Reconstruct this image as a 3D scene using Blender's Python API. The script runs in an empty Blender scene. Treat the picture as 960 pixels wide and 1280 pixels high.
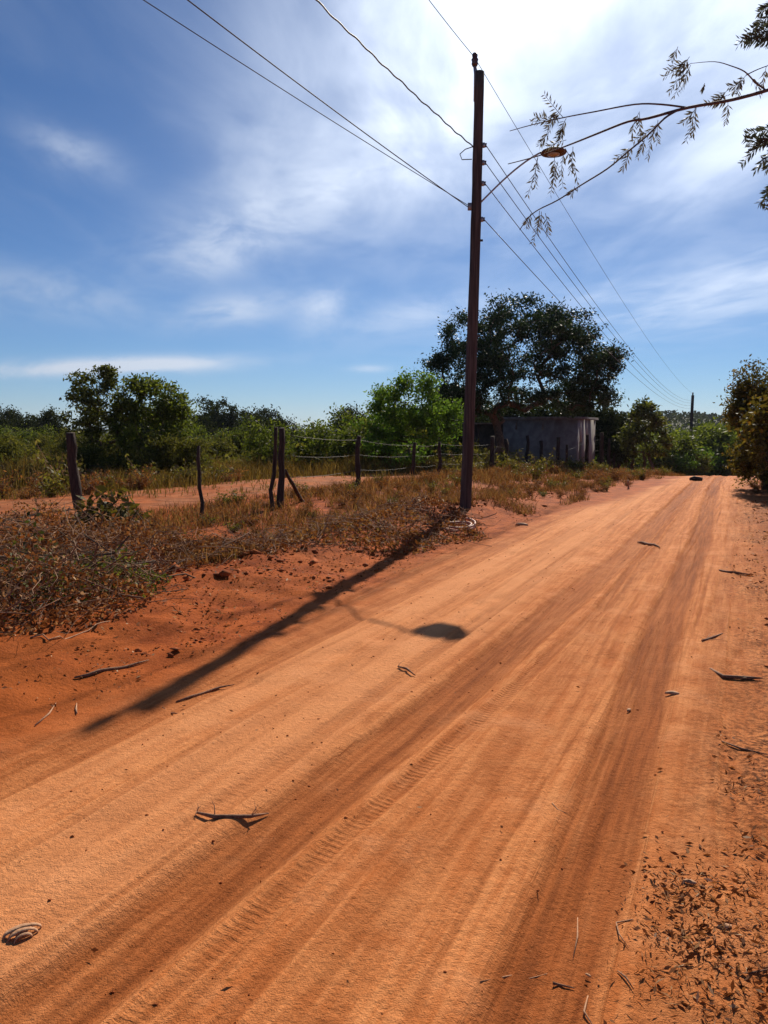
import bpy, math
import numpy as np
from mathutils import Vector, Matrix

# ------------------------------------------------------------------ camera, sky, sun, exposure
scene = bpy.context.scene
col = scene.collection
R = math.radians
F_PX, CX, CY = 967.0, 480.0, 640.0           # focal length and centre, in pixels of the 960x1280 photo
PITCH = math.atan((640.0 - 535.0) / F_PX)    # the horizon sits at y = 535
CAM_H = 1.6
cam_d = bpy.data.cameras.new('camera')
cam = bpy.data.objects.new('camera', cam_d)
col.objects.link(cam)
cam.location = (0, 0, CAM_H)
cam.rotation_euler = (math.pi / 2 - PITCH, 0, 0)
cam_d.sensor_fit = 'AUTO'
cam_d.sensor_width = 36.0
cam_d.lens = F_PX / 1280.0 * 36.0
cam_d.clip_start = 0.05
cam_d.clip_end = 20000
scene.camera = cam

SUN_AZ, SUN_EL = R(17.2), R(36.9)            # azimuth from +Y towards +X
to_sun = Vector((math.sin(SUN_AZ) * math.cos(SUN_EL), math.cos(SUN_AZ) * math.cos(SUN_EL), math.sin(SUN_EL)))
sun_d = bpy.data.lights.new('sun', 'SUN')
sun_d.energy = 5.0
sun_d.angle = R(0.45)
sun_d.color = (1.0, 0.90, 0.74)
sun = bpy.data.objects.new('sun', sun_d)
col.objects.link(sun)
sun.rotation_euler = to_sun.to_track_quat('Z', 'Y').to_euler()
sun.location = to_sun * 60

scene.view_settings.view_transform = 'Standard'
scene.view_settings.look = 'None'
scene.view_settings.exposure = 0.24
scene.view_settings.gamma = 1.0
scene.view_settings.use_curve_mapping = False
scene.cycles.max_bounces = 5
scene.cycles.diffuse_bounces = 2
scene.cycles.transparent_max_bounces = 4
scene.cycles.volume_bounces = 0

world = bpy.data.worlds.new('World')
scene.world = world
world.use_nodes = True


class NT:
    """small helper round a node tree"""
    def __init__(s, tree):
        s.t = tree
        tree.nodes.clear()

    def n(s, kind, **kw):
        nd = s.t.nodes.new(kind)
        for k, v in kw.items():
            setattr(nd, k, v)
        return nd

    def put(s, sock, v):
        if v is None:
            return
        if hasattr(v, 'is_output'):
            s.t.links.new(v, sock)
        else:
            sock.default_value = v

    def math(s, op, a, b=None, c=None, clamp=False):
        nd = s.n('ShaderNodeMath', operation=op, use_clamp=clamp)
        for i, v in enumerate((a, b, c)):
            s.put(nd.inputs[i], v)
        return nd.outputs[0]

    def vmath(s, op, a, b=None):
        nd = s.n('ShaderNodeVectorMath', operation=op)
        s.put(nd.inputs[0], a)
        s.put(nd.inputs[1], b)
        return nd.outputs['Value'] if op in ('DOT_PRODUCT', 'LENGTH', 'DISTANCE') else nd.outputs[0]

    def noise(s, vec, scale, detail=4, rough=0.55, dist=0.0):
        nd = s.n('ShaderNodeTexNoise')
        s.put(nd.inputs['Vector'], vec)
        nd.inputs['Scale'].default_value = scale
        nd.inputs['Detail'].default_value = detail
        nd.inputs['Roughness'].default_value = rough
        nd.inputs['Distortion'].default_value = dist
        return nd.outputs[0]

    def smooth(s, v, lo, hi, a=0.0, b=1.0):
        nd = s.n('ShaderNodeMapRange', interpolation_type='SMOOTHSTEP')
        s.put(nd.inputs['Value'], v)
        for k, x in (('From Min', lo), ('From Max', hi), ('To Min', a), ('To Max', b)):
            nd.inputs[k].default_value = x
        return nd.outputs[0]

    def mix(s, fac, a, b, blend='MIX'):
        nd = s.n('ShaderNodeMix', data_type='RGBA', blend_type=blend)
        s.put(nd.inputs['Factor'], fac)
        s.put(nd.inputs['A'], a if hasattr(a, 'is_output') else (*a[:3], 1))
        s.put(nd.inputs['B'], b if hasattr(b, 'is_output') else (*b[:3], 1))
        return nd.outputs['Result']

    def ramp(s, fac, stops, interp='LINEAR'):
        nd = s.n('ShaderNodeValToRGB')
        cr = nd.color_ramp
        cr.interpolation = interp
        while len(cr.elements) < len(stops):
            cr.elements.new(0.5)
        for e, (p, c) in zip(cr.elements, stops):
            e.position = p
            e.color = (*c[:3], 1)
        s.put(nd.inputs[0], fac)
        return nd.outputs[0]

    def attr(s, name, out='Fac'):
        return s.n('ShaderNodeAttribute', attribute_name=name).outputs[out]

    def vec(s, x, y, z):
        nd = s.n('ShaderNodeCombineXYZ')
        for i, v in enumerate((x, y, z)):
            s.put(nd.inputs[i], v)
        return nd.outputs[0]


# ---- sky: Nishita plus thin cirrus laid out by direction in the sky
w = NT(world.node_tree)
sky = w.n('ShaderNodeTexSky', sky_type='NISHITA', sun_disc=False, sun_elevation=SUN_EL, sun_rotation=SUN_AZ,
          altitude=300, air_density=0.85, dust_density=0.05, ozone_density=10.0)
dirv = w.n('ShaderNodeTexCoord').outputs['Generated']
sep = w.n('ShaderNodeSeparateXYZ')
w.put(sep.inputs[0], dirv)
dx, dy, dz = sep.outputs
dzc = w.math('MAXIMUM', dz, 0.02)
plane = w.vec(w.math('DIVIDE', dx, dzc), w.math('DIVIDE', dy, dzc), 0.0)     # a cloud deck at unit height
az = w.math('ARCTAN2', dx, dy)
el = w.math('ARCSINE', dz)


def gauss(a0, e0, sa, se, tilt=0.0):
    """a soft patch of sky round azimuth a0, elevation e0 (degrees)"""
    da = w.math('SUBTRACT', az, R(a0))
    de = w.math('SUBTRACT', el, R(e0))
    ct, st = math.cos(R(tilt)), math.sin(R(tilt))
    p = w.math('DIVIDE', w.math('ADD', w.math('MULTIPLY', da, ct), w.math('MULTIPLY', de, st)), R(sa))
    q = w.math('DIVIDE', w.math('SUBTRACT', w.math('MULTIPLY', de, ct), w.math('MULTIPLY', da, st)), R(se))
    r2 = w.math('ADD', w.math('MULTIPLY', p, p), w.math('MULTIPLY', q, q))
    return w.math('EXPONENT', w.math('MULTIPLY', r2, -1.0))


def addall(*xs):
    o = xs[0]
    for x in xs[1:]:
        o = w.math('ADD', o, x)
    return o


mp = w.n('ShaderNodeMapping')
w.put(mp.inputs['Vector'], plane)
mp.inputs['Rotation'].default_value = (0, 0, R(28))
mp.inputs['Scale'].default_value = (1.0, 0.34, 1.0)
wisp = w.noise(mp.outputs[0], 2.2, 6, 0.54, 0.45)
broad = w.noise(plane, 0.9, 4, 0.55, 0.3)
angv = w.vec(w.math('MULTIPLY', az, 1.0), w.math('MULTIPLY', el, 2.2), 0.0)
fleck = w.noise(angv, 9.0, 6, 0.6, 0.4)
sheet = addall(w.math('MULTIPLY', gauss(22, 33, 21, 13.0, 24), 1.45), w.math('MULTIPLY', gauss(4, 26, 12, 8, 24), 0.38), w.math('MULTIPLY', gauss(-2, 20, 9, 5, 24), 0.55),
               w.math('MULTIPLY', gauss(31, 19, 12, 2.6, 12), 0.55), w.math('MULTIPLY', gauss(28, 9.5, 16, 2.2, 6), 0.62))
sheet = w.math('MULTIPLY', sheet, w.math('ADD', w.smooth(wisp, 0.32, 0.68, 0.50, 1.0), w.smooth(broad, 0.38, 0.64, -0.14, 0.12)))
puffs = addall(w.math('MULTIPLY', gauss(-21.0, 17.6, 3.0, 1.2, -16), 0.38), w.math('MULTIPLY', gauss(-12.0, 11.6, 3.2, 1.4, 8), 0.36),
               w.math('MULTIPLY', gauss(-10.5, 8.3, 4.0, 1.1, 10), 0.6), w.math('MULTIPLY', gauss(-24, 8.8, 8.0, 1.5, -4), 0.4),
               w.math('MULTIPLY', gauss(-4.5, 8.6, 2.0, 1.2, 30), 0.55), w.math('MULTIPLY', gauss(-18, 4.3, 7.5, 0.55, 3), 1.3),
               w.math('MULTIPLY', gauss(-30, 3.5, 6.0, 0.35, 2), 0.9), w.math('MULTIPLY', gauss(-1.2, 4.3, 1.4, 0.25, 0), 0.5),
               w.math('MULTIPLY', gauss(2, 8.0, 6.0, 1.3, 12), 0.4), w.math('MULTIPLY', gauss(-8, 14.5, 9, 2.2, 18), 0.45))
puffs = w.math('MULTIPLY', puffs, w.smooth(fleck, 0.33, 0.62, 0.25, 1.0))
veil = w.math('MULTIPLY', w.smooth(wisp, 0.45, 0.8, 0.0, 0.08), w.smooth(dz, 0.05, 0.35))
cover = w.math('MINIMUM', addall(sheet, puffs, veil), 0.93)
# thin cirrus scatters forward: it is brightest towards the sun
sdot = w.vmath('DOT_PRODUCT', dirv, tuple(to_sun))
fwd = w.math('POWER', w.math('MAXIMUM', sdot, 0.0), 7.0)
cl_b = w.math('ADD', 8.6, w.math('MULTIPLY', fwd, 12.0))
cl_c = w.mix(1.0, (0.86, 0.955, 1.12), (1, 1, 1), 'MULTIPLY')
cloud = w.n('ShaderNodeVectorMath', operation='SCALE')
w.put(cloud.inputs[0], cl_c)
w.put(cloud.inputs['Scale'], cl_b)
skyc = w.mix(cover, sky.outputs[0], cloud.outputs[0])
bg = w.n('ShaderNodeBackground')
w.put(bg.inputs[0], skyc)
bg.inputs[1].default_value = 0.066
out = w.n('ShaderNodeOutputWorld')
w.t.links.new(bg.outputs[0], out.inputs[0])

# ------------------------------------------------------------------ small helpers
rng = np.random.default_rng(7)
CP, SP = math.cos(PITCH), math.sin(PITCH)


def ray(px, py):
    """direction, with unit depth along +Y, of a point measured on the photo"""
    x, y = (px - CX) / F_PX, (CY - py) / F_PX
    return np.array([x, CP + y * SP, -SP + y * CP]) / (CP + y * SP)


def at(px, py, d):
    v = ray(px, py)
    return np.array([v[0] * d, d, CAM_H + v[2] * d])


# value noise on numpy arrays
_perm = np.random.default_rng(3).random((256, 256))


def vnoise(x, y):
    x, y = np.asarray(x, float), np.asarray(y, float)
    xi, yi = np.floor(x).astype(int), np.floor(y).astype(int)
    fx, fy = x - xi, y - yi
    fx, fy = fx * fx * (3 - 2 * fx), fy * fy * (3 - 2 * fy)
    a, b = _perm[xi % 256, yi % 256], _perm[(xi + 1) % 256, yi % 256]
    c, d = _perm[xi % 256, (yi + 1) % 256], _perm[(xi + 1) % 256, (yi + 1) % 256]
    return (a * (1 - fx) + b * fx) * (1 - fy) + (c * (1 - fx) + d * fx) * fy - 0.5


def fbm(x, y, o=4, g=0.5):
    s, a, f = 0, 1.0, 1.0
    for i in range(o):
        s = s + a * vnoise(x * f + 17.3 * i, y * f + 5.1 * i)
        a *= g
        f *= 2.03
    return s


def sstep(lo, hi, v):
    t = np.clip((np.asarray(v, float) - lo) / (hi - lo), 0, 1)
    return t * t * (3 - 2 * t)


def softplus(v):
    return np.where(v > 30, v, np.log1p(np.exp(np.minimum(v, 30))))


# the road runs straight: w is the distance across it (the camera stands on w = 0), u the distance along it
RA = math.atan(0.46)
RC, RS = math.cos(RA), math.sin(RA)


def wu(x, y):
    return x * RC - y * RS, x * RS + y * RC


def xy(wv, u):
    return wv * RC + u * RS, -wv * RS + u * RC


W_L, W_R = -3.25, -0.02                        # road edges


def narrow(u):
    """the left edge swings in towards the crest"""
    return 1.15 * sstep(11, 23, u)


def edge_l(u):
    return W_L + narrow(u) + 0.16 * vnoise(u * 0.35, u * 0 + 3) * 2 + 0.10 * vnoise(u * 1.7, u * 0 + 9)


def edge_r(u):
    return W_R + 0.13 * vnoise(u * 0.4, u * 0 + 21) * 2 + 0.10 * vnoise(u * 1.9, u * 0 + 33)


def base_z(x, y):
    wv, u = wu(x, y)
    s = 0.083 * 5.0 * softplus((y - 29.5) / 5.0)
    s = s * (1 - 0.55 * sstep(-12, -30, wv))
    drop = s - softplus((s - 8.0) / 1.2) * 1.2
    far = np.hypot(x, y)
    hill = sstep(500, 1500, far) * (20 + 22 * fbm(x / 500.0, y / 500.0, 3)) * sstep(-0.25, 0.9, x / np.maximum(y, 1.0))
    hill = hill + sstep(180, 520, y) * 17.5 * np.exp(-((x / np.maximum(y, 1.0) - 0.36) / 0.16) ** 2) * (1 - sstep(520, 900, y))
    return -drop + np.where(y > 150, hill, 0)


TRACKS = [(-0.415, 0.16, 0.022, 0.85), (-1.54, 0.17, 0.028, 0.75), (-1.33, 0.045, 0.012, 0.6),
          (-2.93, 0.12, 0.018, 0.45), (-2.25, 0.10, 0.010, 0.25), (-0.95, 0.09, 0.008, 0.3), (-0.10, 0.08, 0.010, 0.25), (-1.92, 0.06, 0.008, 0.35),
          (-0.57, 0.016, 0.010, 0.75), (-0.275, 0.014, 0.009, 0.7), (-0.49, 0.012, 0.006, 0.5), (-0.36, 0.012, 0.006, 0.5)]
_tg = np.random.default_rng(12)
TRACKS += [(_tg.uniform(-3.1, -0.15), _tg.uniform(0.010, 0.035), _tg.uniform(0.003, 0.008), _tg.uniform(0.2, 0.6)) for _ in range(26)]


DRIFT = {0: (-0.012, 3, 20), 1: (0.045, 3, 10), 2: (0.075, 2, 6)}


def track_w(i, w0, u):
    k, a, b = DRIFT.get(i, (0, 0, 1))
    return w0 + k * (np.clip(u, a - 2, b) - a) + 0.10 * vnoise(u * 0.16 + 11 * i, u * 0 + i) + 0.03 * vnoise(u * 0.7 + 5 * i, u * 0 + i)


DENTS = [(-1.05, 6.9, .09, .022), (-2.1, 6.6, .07, .02), (-2.0, 6.9, .06, .018), (-2.35, 5.2, .09, .015), (-2.5, 4.7, .08, .014), (-0.75, 5.4, .07, .012),
         (-1.9, 8.3, .08, .02), (-1.1, 4.1, .05, .012), (-2.7, 3.9, .08, .014), (-0.9, 3.1, .06, .01), (-2.6, 9.5, .09, .02), (-1.75, 10.6, .1, .02)]


def road_rel(wv, u):
    """height of the ruts, and how much of a track each point is"""
    h = 0.012 * np.exp(-((wv + 2.2) / 0.55) ** 2) + 0.018 * np.exp(-((wv + 1.0) / 0.35) ** 2)
    tr = np.zeros_like(wv)
    for i, (w0, hw, dep, dark) in enumerate(TRACKS):
        thin = i >= 8
        c = w0 + 0.05 * np.sin(u * 0.5 + i) + 0.02 * np.sin(u * 1.3 + 2 * i) if thin else track_w(i, w0, u)
        q = np.abs(wv - c) / hw
        prof = 1 - sstep(0.65, 1.15, q)
        rim = np.exp(-((q - 1.35) / 0.28) ** 2)
        k = 0.35 + 0.65 * np.sin(u * 0.8 + 3 * i) if thin else 0.65 + 0.7 * (vnoise(u * 0.22 + 7 * i, u * 0 + 40 + i) + 0.5)
        k = np.maximum(k, 0) if thin else k
        h = h - dep * k * prof + 0.28 * dep * k * rim
        tr = np.maximum(tr, prof * dark * np.clip(k, 0, 1.15))
    for dw, du, dr, dp in DENTS:
        h = h - dp * np.exp(-(((wv - dw) / dr) ** 2 + ((u - du) / (dr * 1.5)) ** 2))
    # fine lengthwise scoring
    h = h + 0.005 * fbm(wv * 9.0, u * 0.25, 3) + 0.012 * fbm(wv * 2.0, u * 0.8, 3) + 0.007 * fbm(wv * 6.0, u * 5.0, 3)
    return h, tr


def ground_rel(x, y):
    wv, u = wu(x, y)
    d = np.hypot(x, y)
    near = 1 - sstep(25, 60, d)
    h = 0.05 * fbm(x * 0.35, y * 0.35, 3) + near * (0.030 * fbm(x * 1.4, y * 1.4, 3) + 0.018 * fbm(x * 6, y * 6, 2))
    # low berm of graded soil along the left edge, clods on it
    wob = 0.35 * vnoise(u * 0.25, u * 0 + 2)
    berm = np.exp(-((wv + 4.75 + wob - narrow(u)) / 0.62) ** 2) * (1 - 0.75 * sstep(14, 19, u)) * (0.20 + 0.16 * vnoise(u * 0.5, u * 0 + 8))
    clod = np.exp(-((wv + 4.6) / 1.25) ** 2) * near * 0.105 * np.abs(fbm(x * 4.2, y * 4.2, 3))
    rise = 0.22 * sstep(-4.6, -7.5, wv) * (1 - sstep(-11, -16, wv))
    rr = 0.05 * sstep(0.2, 2.2, wv)
    rbank = 0.25 * sstep(2.0, 4.5, wv)
    lit = np.exp(-((wv - 0.35) / 0.45) ** 2) * near * 0.04 * np.abs(fbm(x * 5, y * 5, 2))
    return h * np.where((wv > W_L) & (wv < W_R), 0.35, 1.0) + berm + clod + rise + rr + rbank + lit


def H(x, y):
    """top surface of whatever soil lies at x, y"""
    x, y = np.asarray(x, float), np.asarray(y, float)
    wv, u = wu(x, y)
    inr = sstep(-0.1, 0.25, wv - edge_l(u)) * sstep(-0.1, 0.25, edge_r(u) - wv)
    rr, _ = road_rel(wv, u)
    return base_z(x, y) + inr * (rr + 0.012) + (1 - inr) * ground_rel(x, y)


def Hs(x, y):
    return float(H(np.array([x]), np.array([y]))[0])


def ground_at(px, py):
    """where the sight line through a photo point meets the soil"""
    v = ray(px, py)
    lo, hi = 1.2, 1.2
    while hi < 200:
        p = v * hi
        if CAM_H + p[2] <= Hs(p[0], p[1]):
            break
        lo = hi
        hi *= 1.03
    for _ in range(25):
        m = 0.5 * (lo + hi)
        p = v * m
        if CAM_H + p[2] <= Hs(p[0], p[1]):
            hi = m
        else:
            lo = m
    p = v * hi
    return np.array([p[0], p[1], Hs(p[0], p[1])])


# ------------------------------------------------------------------ objects
def tag(o, label=None, cat=None, group=None, kind=None):
    for k, v in (('label', label), ('category', cat), ('group', group), ('kind', kind)):
        if v:
            o[k] = v
    return o


def empty(name, loc=(0, 0, 0), rz=0.0, **kw):
    o = bpy.data.objects.new(name, None)
    o.empty_display_size = 0.2
    col.objects.link(o)
    o.location = loc
    o.rotation_euler = (0, 0, rz)
    return tag(o, **kw)


def mesh_obj(name, V, Fc, m, parent=None, smooth=False, mats=None, **kw):
    """V an (n,3) array; Fc a list of (m,k) index arrays"""
    me = bpy.data.meshes.new(name)
    V = np.asarray(V, np.float32)
    fs = [np.asarray(f, np.int32) for f in (Fc if isinstance(Fc, list) else [Fc]) if len(f)]
    me.vertices.add(len(V))
    me.vertices.foreach_set('co', V.ravel())
    nl = sum(f.size for f in fs)
    me.loops.add(nl)
    me.loops.foreach_set('vertex_index', np.concatenate([f.ravel() for f in fs]))
    tot = np.concatenate([np.full(len(f), f.shape[1], np.int32) for f in fs])
    me.polygons.add(len(tot))
    me.polygons.foreach_set('loop_start', np.concatenate([[0], np.cumsum(tot)[:-1]]).astype(np.int32))
    me.polygons.foreach_set('loop_total', tot)
    if smooth:
        me.polygons.foreach_set('use_smooth', np.ones(len(tot), bool))
    me.update(calc_edges=True)
    me.validate()
    me.materials.append(m)
    o = bpy.data.objects.new(name, me)
    col.objects.link(o)
    if parent is not None:
        o.parent = parent
    return tag(o, **kw)


class MB:
    """collects tubes, boxes and leaves into one mesh"""
    def __init__(s):
        s.V, s.Q, s.T, s.n = [], [], [], 0

    def add(s, V, Q=None, T=None):
        s.V.append(np.asarray(V, float))
        if Q is not None and len(Q):
            s.Q.append(np.asarray(Q) + s.n)
        if T is not None and len(T):
            s.T.append(np.asarray(T) + s.n)
        s.n += len(V)
        return s

    def tube(s, P, r, k=6, rough=0.0, caps=True):
        P = np.asarray(P, float)
        n = len(P)
        r = np.full(n, r, float) if np.isscalar(r) else np.asarray(r, float)
        T = np.gradient(P, axis=0)
        T /= np.linalg.norm(T, axis=1)[:, None] + 1e-12
        ref = np.array([0.0, 0, 1]) if abs(T[0, 2]) < 0.8 else np.array([1.0, 0, 0])
        a = np.cross(T[0], ref)
        a /= np.linalg.norm(a)
        th = np.arange(k) / k * 2 * math.pi
        V = np.empty((n, k, 3))
        for i in range(n):
            a = a - T[i] * a.dot(T[i])
            a /= np.linalg.norm(a) + 1e-12
            b = np.cross(T[i], a)
            rr = r[i] * (1 + rough * rng.uniform(-1, 1, k)) if rough else np.full(k, r[i])
            V[i] = P[i] + rr[:, None] * (np.cos(th)[:, None] * a + np.sin(th)[:, None] * b)
        V = V.reshape(-1, 3)
        i = np.arange(n - 1)[:, None] * k
        j = np.arange(k)[None, :]
        j2 = (j + 1) % k
        Q = np.stack([i + j, i + j2, i + k + j2, i + k + j], -1).reshape(-1, 4)
        Tt = []
        if caps:
            V = np.vstack([V, P[0], P[-1]])
            for q in range(k):
                Tt.append((n * k, (q + 1) % k, q))
                Tt.append((n * k + 1, (n - 1) * k + q, (n - 1) * k + (q + 1) % k))
        return s.add(V, Q, Tt)

    def box(s, c, size, rz=0.0, M=None):
        hx, hy, hz = np.array(size) / 2.0
        V = np.array([(x, y, z) for z in (-hz, hz) for x, y in ((-hx, -hy), (hx, -hy), (hx, hy), (-hx, hy))])
        c_, s_ = math.cos(rz), math.sin(rz)
        Rm = np.array([[c_, -s_, 0], [s_, c_, 0], [0, 0, 1]])
        V = V @ Rm.T + np.asarray(c)
        return s.add(V, [(3, 2, 1, 0), (4, 5, 6, 7), (0, 1, 5, 4), (1, 2, 6, 5), (2, 3, 7, 6), (3, 0, 4, 7)])

    def lathe(s, prof, c, k=20):
        prof = np.asarray(prof, float)
        th = np.arange(k) / k * 2 * math.pi
        V = np.concatenate([np.stack([r * np.cos(th), r * np.sin(th), np.full(k, z)], -1) for r, z in prof]) + np.asarray(c)
        i = np.arange(len(prof) - 1)[:, None] * k
        j = np.arange(k)[None, :]
        j2 = (j + 1) % k
        return s.add(V, np.stack([i + j, i + j2, i + k + j2, i + k + j], -1).reshape(-1, 4))

    def leaves(s, C, L, aspect=0.45, droop=0.0, dirs=None, curl=0.25):
        """one folded diamond per leaf"""
        C = np.asarray(C, float)
        n = len(C)
        L = np.broadcast_to(np.asarray(L, float), (n,))
        d = rng.normal(size=(n, 3)) if dirs is None else np.asarray(dirs, float) + rng.normal(size=(n, 3)) * 0.25
        d[:, 2] -= droop
        d /= np.linalg.norm(d, axis=1)[:, None]
        a = rng.normal(size=(n, 3))
        a -= d * (a * d).sum(1)[:, None]
        a /= np.linalg.norm(a, axis=1)[:, None]
        nn = np.cross(d, a)
        hw = (L * aspect * 0.5)[:, None]
        Lc = L[:, None]
        mid = C + d * Lc * 0.45 - nn * Lc * curl * 0.3
        V = np.stack([C, mid + a * hw + nn * hw * curl, C + d * Lc - nn * Lc * curl * 0.2, mid - a * hw + nn * hw * curl], 1).reshape(-1, 3)
        return s.add(V, np.arange(n * 4).reshape(-1, 4))

    def blades(s, B, h, wd, lean=0.35, up=None):
        """grass: two-piece bent blades standing at B"""
        B = np.asarray(B, float)
        n = len(B)
        h = np.broadcast_to(np.asarray(h, float), (n,))
        wd = np.broadcast_to(np.asarray(wd, float), (n,))
        t = rng.uniform(0, 2 * math.pi, n)
        side = np.stack([np.cos(t), np.sin(t), np.zeros(n)], 1)
        t2 = rng.uniform(0, 2 * math.pi, n)
        ln = (rng.random(n) ** 0.7 * lean)[:, None]
        ld = np.stack([np.cos(t2), np.sin(t2), np.zeros(n)], 1) * ln
        upv = np.array([0, 0, 1.0])
        hc, wc = h[:, None], wd[:, None]
        m = B + hc * (upv * 0.55 + ld * 0.4)
        tip = B + hc * (upv * (1 - 0.3 * ln) + ld * 1.25)
        V = np.stack([B - side * wc / 2, B + side * wc / 2, m + side * wc * 0.4, m - side * wc * 0.4, tip], 1).reshape(-1, 3)
        k = np.arange(n)[:, None] * 5
        return s.add(V, k + np.array([0, 1, 2, 3]), k + np.array([3, 2, 4]))

    def obj(s, name, m, parent=None, smooth=False, **kw):
        F_ = []
        if s.Q:
            F_.append(np.concatenate(s.Q))
        if s.T:
            F_.append(np.concatenate(s.T))
        return mesh_obj(name, np.concatenate(s.V), F_, m, parent, smooth, **kw)


def copy_tree(o, parent=None):
    c = o.copy()
    col.objects.link(c)
    if parent is not None:
        c.parent = parent
    for ch in list(o.children):
        copy_tree(ch, c)
    return c


# ------------------------------------------------------------------ materials
def new_mat(name):
    m = bpy.data.materials.new(name)
    m.use_nodes = True
    t = NT(m.node_tree)
    o = t.n('ShaderNodeOutputMaterial')
    return m, t, o


def leaf_mat(name, stops, trans=0.45, tcol=(1.25, 1.3, 0.55), rough=0.55, spec=0.10):
    m, t, o = new_mat(name)
    geo = t.n('ShaderNodeNewGeometry')
    c = t.ramp(geo.outputs['Random Per Island'], stops)
    p = t.n('ShaderNodeBsdfPrincipled')
    t.put(p.inputs['Base Color'], c)
    p.inputs['Roughness'].default_value = rough
    p.inputs['Specular IOR Level'].default_value = spec
    tr = t.n('ShaderNodeBsdfTranslucent')
    t.put(tr.inputs[0], t.mix(1.0, c, tcol, 'MULTIPLY'))
    mx = t.n('ShaderNodeMixShader')
    mx.inputs[0].default_value = trans
    t.t.links.new(p.outputs[0], mx.inputs[1])
    t.t.links.new(tr.outputs[0], mx.inputs[2])
    t.t.links.new(mx.outputs[0], o.inputs[0])
    return m


def rough_mat(name, c1, c2, scale=6.0, rough=0.85, bump=0.3, stretch=(1, 1, 1), c3=None, spec=0.3, metallic=0.0, dist=0.02):
    m, t, o = new_mat(name)
    tc = t.n('ShaderNodeTexCoord').outputs['Object']
    mp_ = t.n('ShaderNodeMapping')
    t.put(mp_.inputs[0], tc)
    mp_.inputs['Scale'].default_value = stretch
    n1 = t.noise(mp_.outputs[0], scale, 6, 0.62)
    n2 = t.noise(mp_.outputs[0], scale * 0.27, 3, 0.5)
    c = t.mix(t.smooth(n1, 0.34, 0.66), c1, c2)
    if c3 is not None:
        c = t.mix(t.smooth(n2, 0.52, 0.66), c, c3)
    p = t.n('ShaderNodeBsdfPrincipled')
    t.put(p.inputs['Base Color'], c)
    p.inputs['Roughness'].default_value = rough
    p.inputs['Specular IOR Level'].default_value = spec
    p.inputs['Metallic'].default_value = metallic
    b = t.n('ShaderNodeBump')
    b.inputs['Strength'].default_value = bump
    b.inputs['Distance'].default_value = dist
    t.put(b.inputs['Height'], n1)
    t.t.links.new(b.outputs[0], p.inputs['Normal'])
    t.t.links.new(p.outputs[0], o.inputs[0])
    return m


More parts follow.
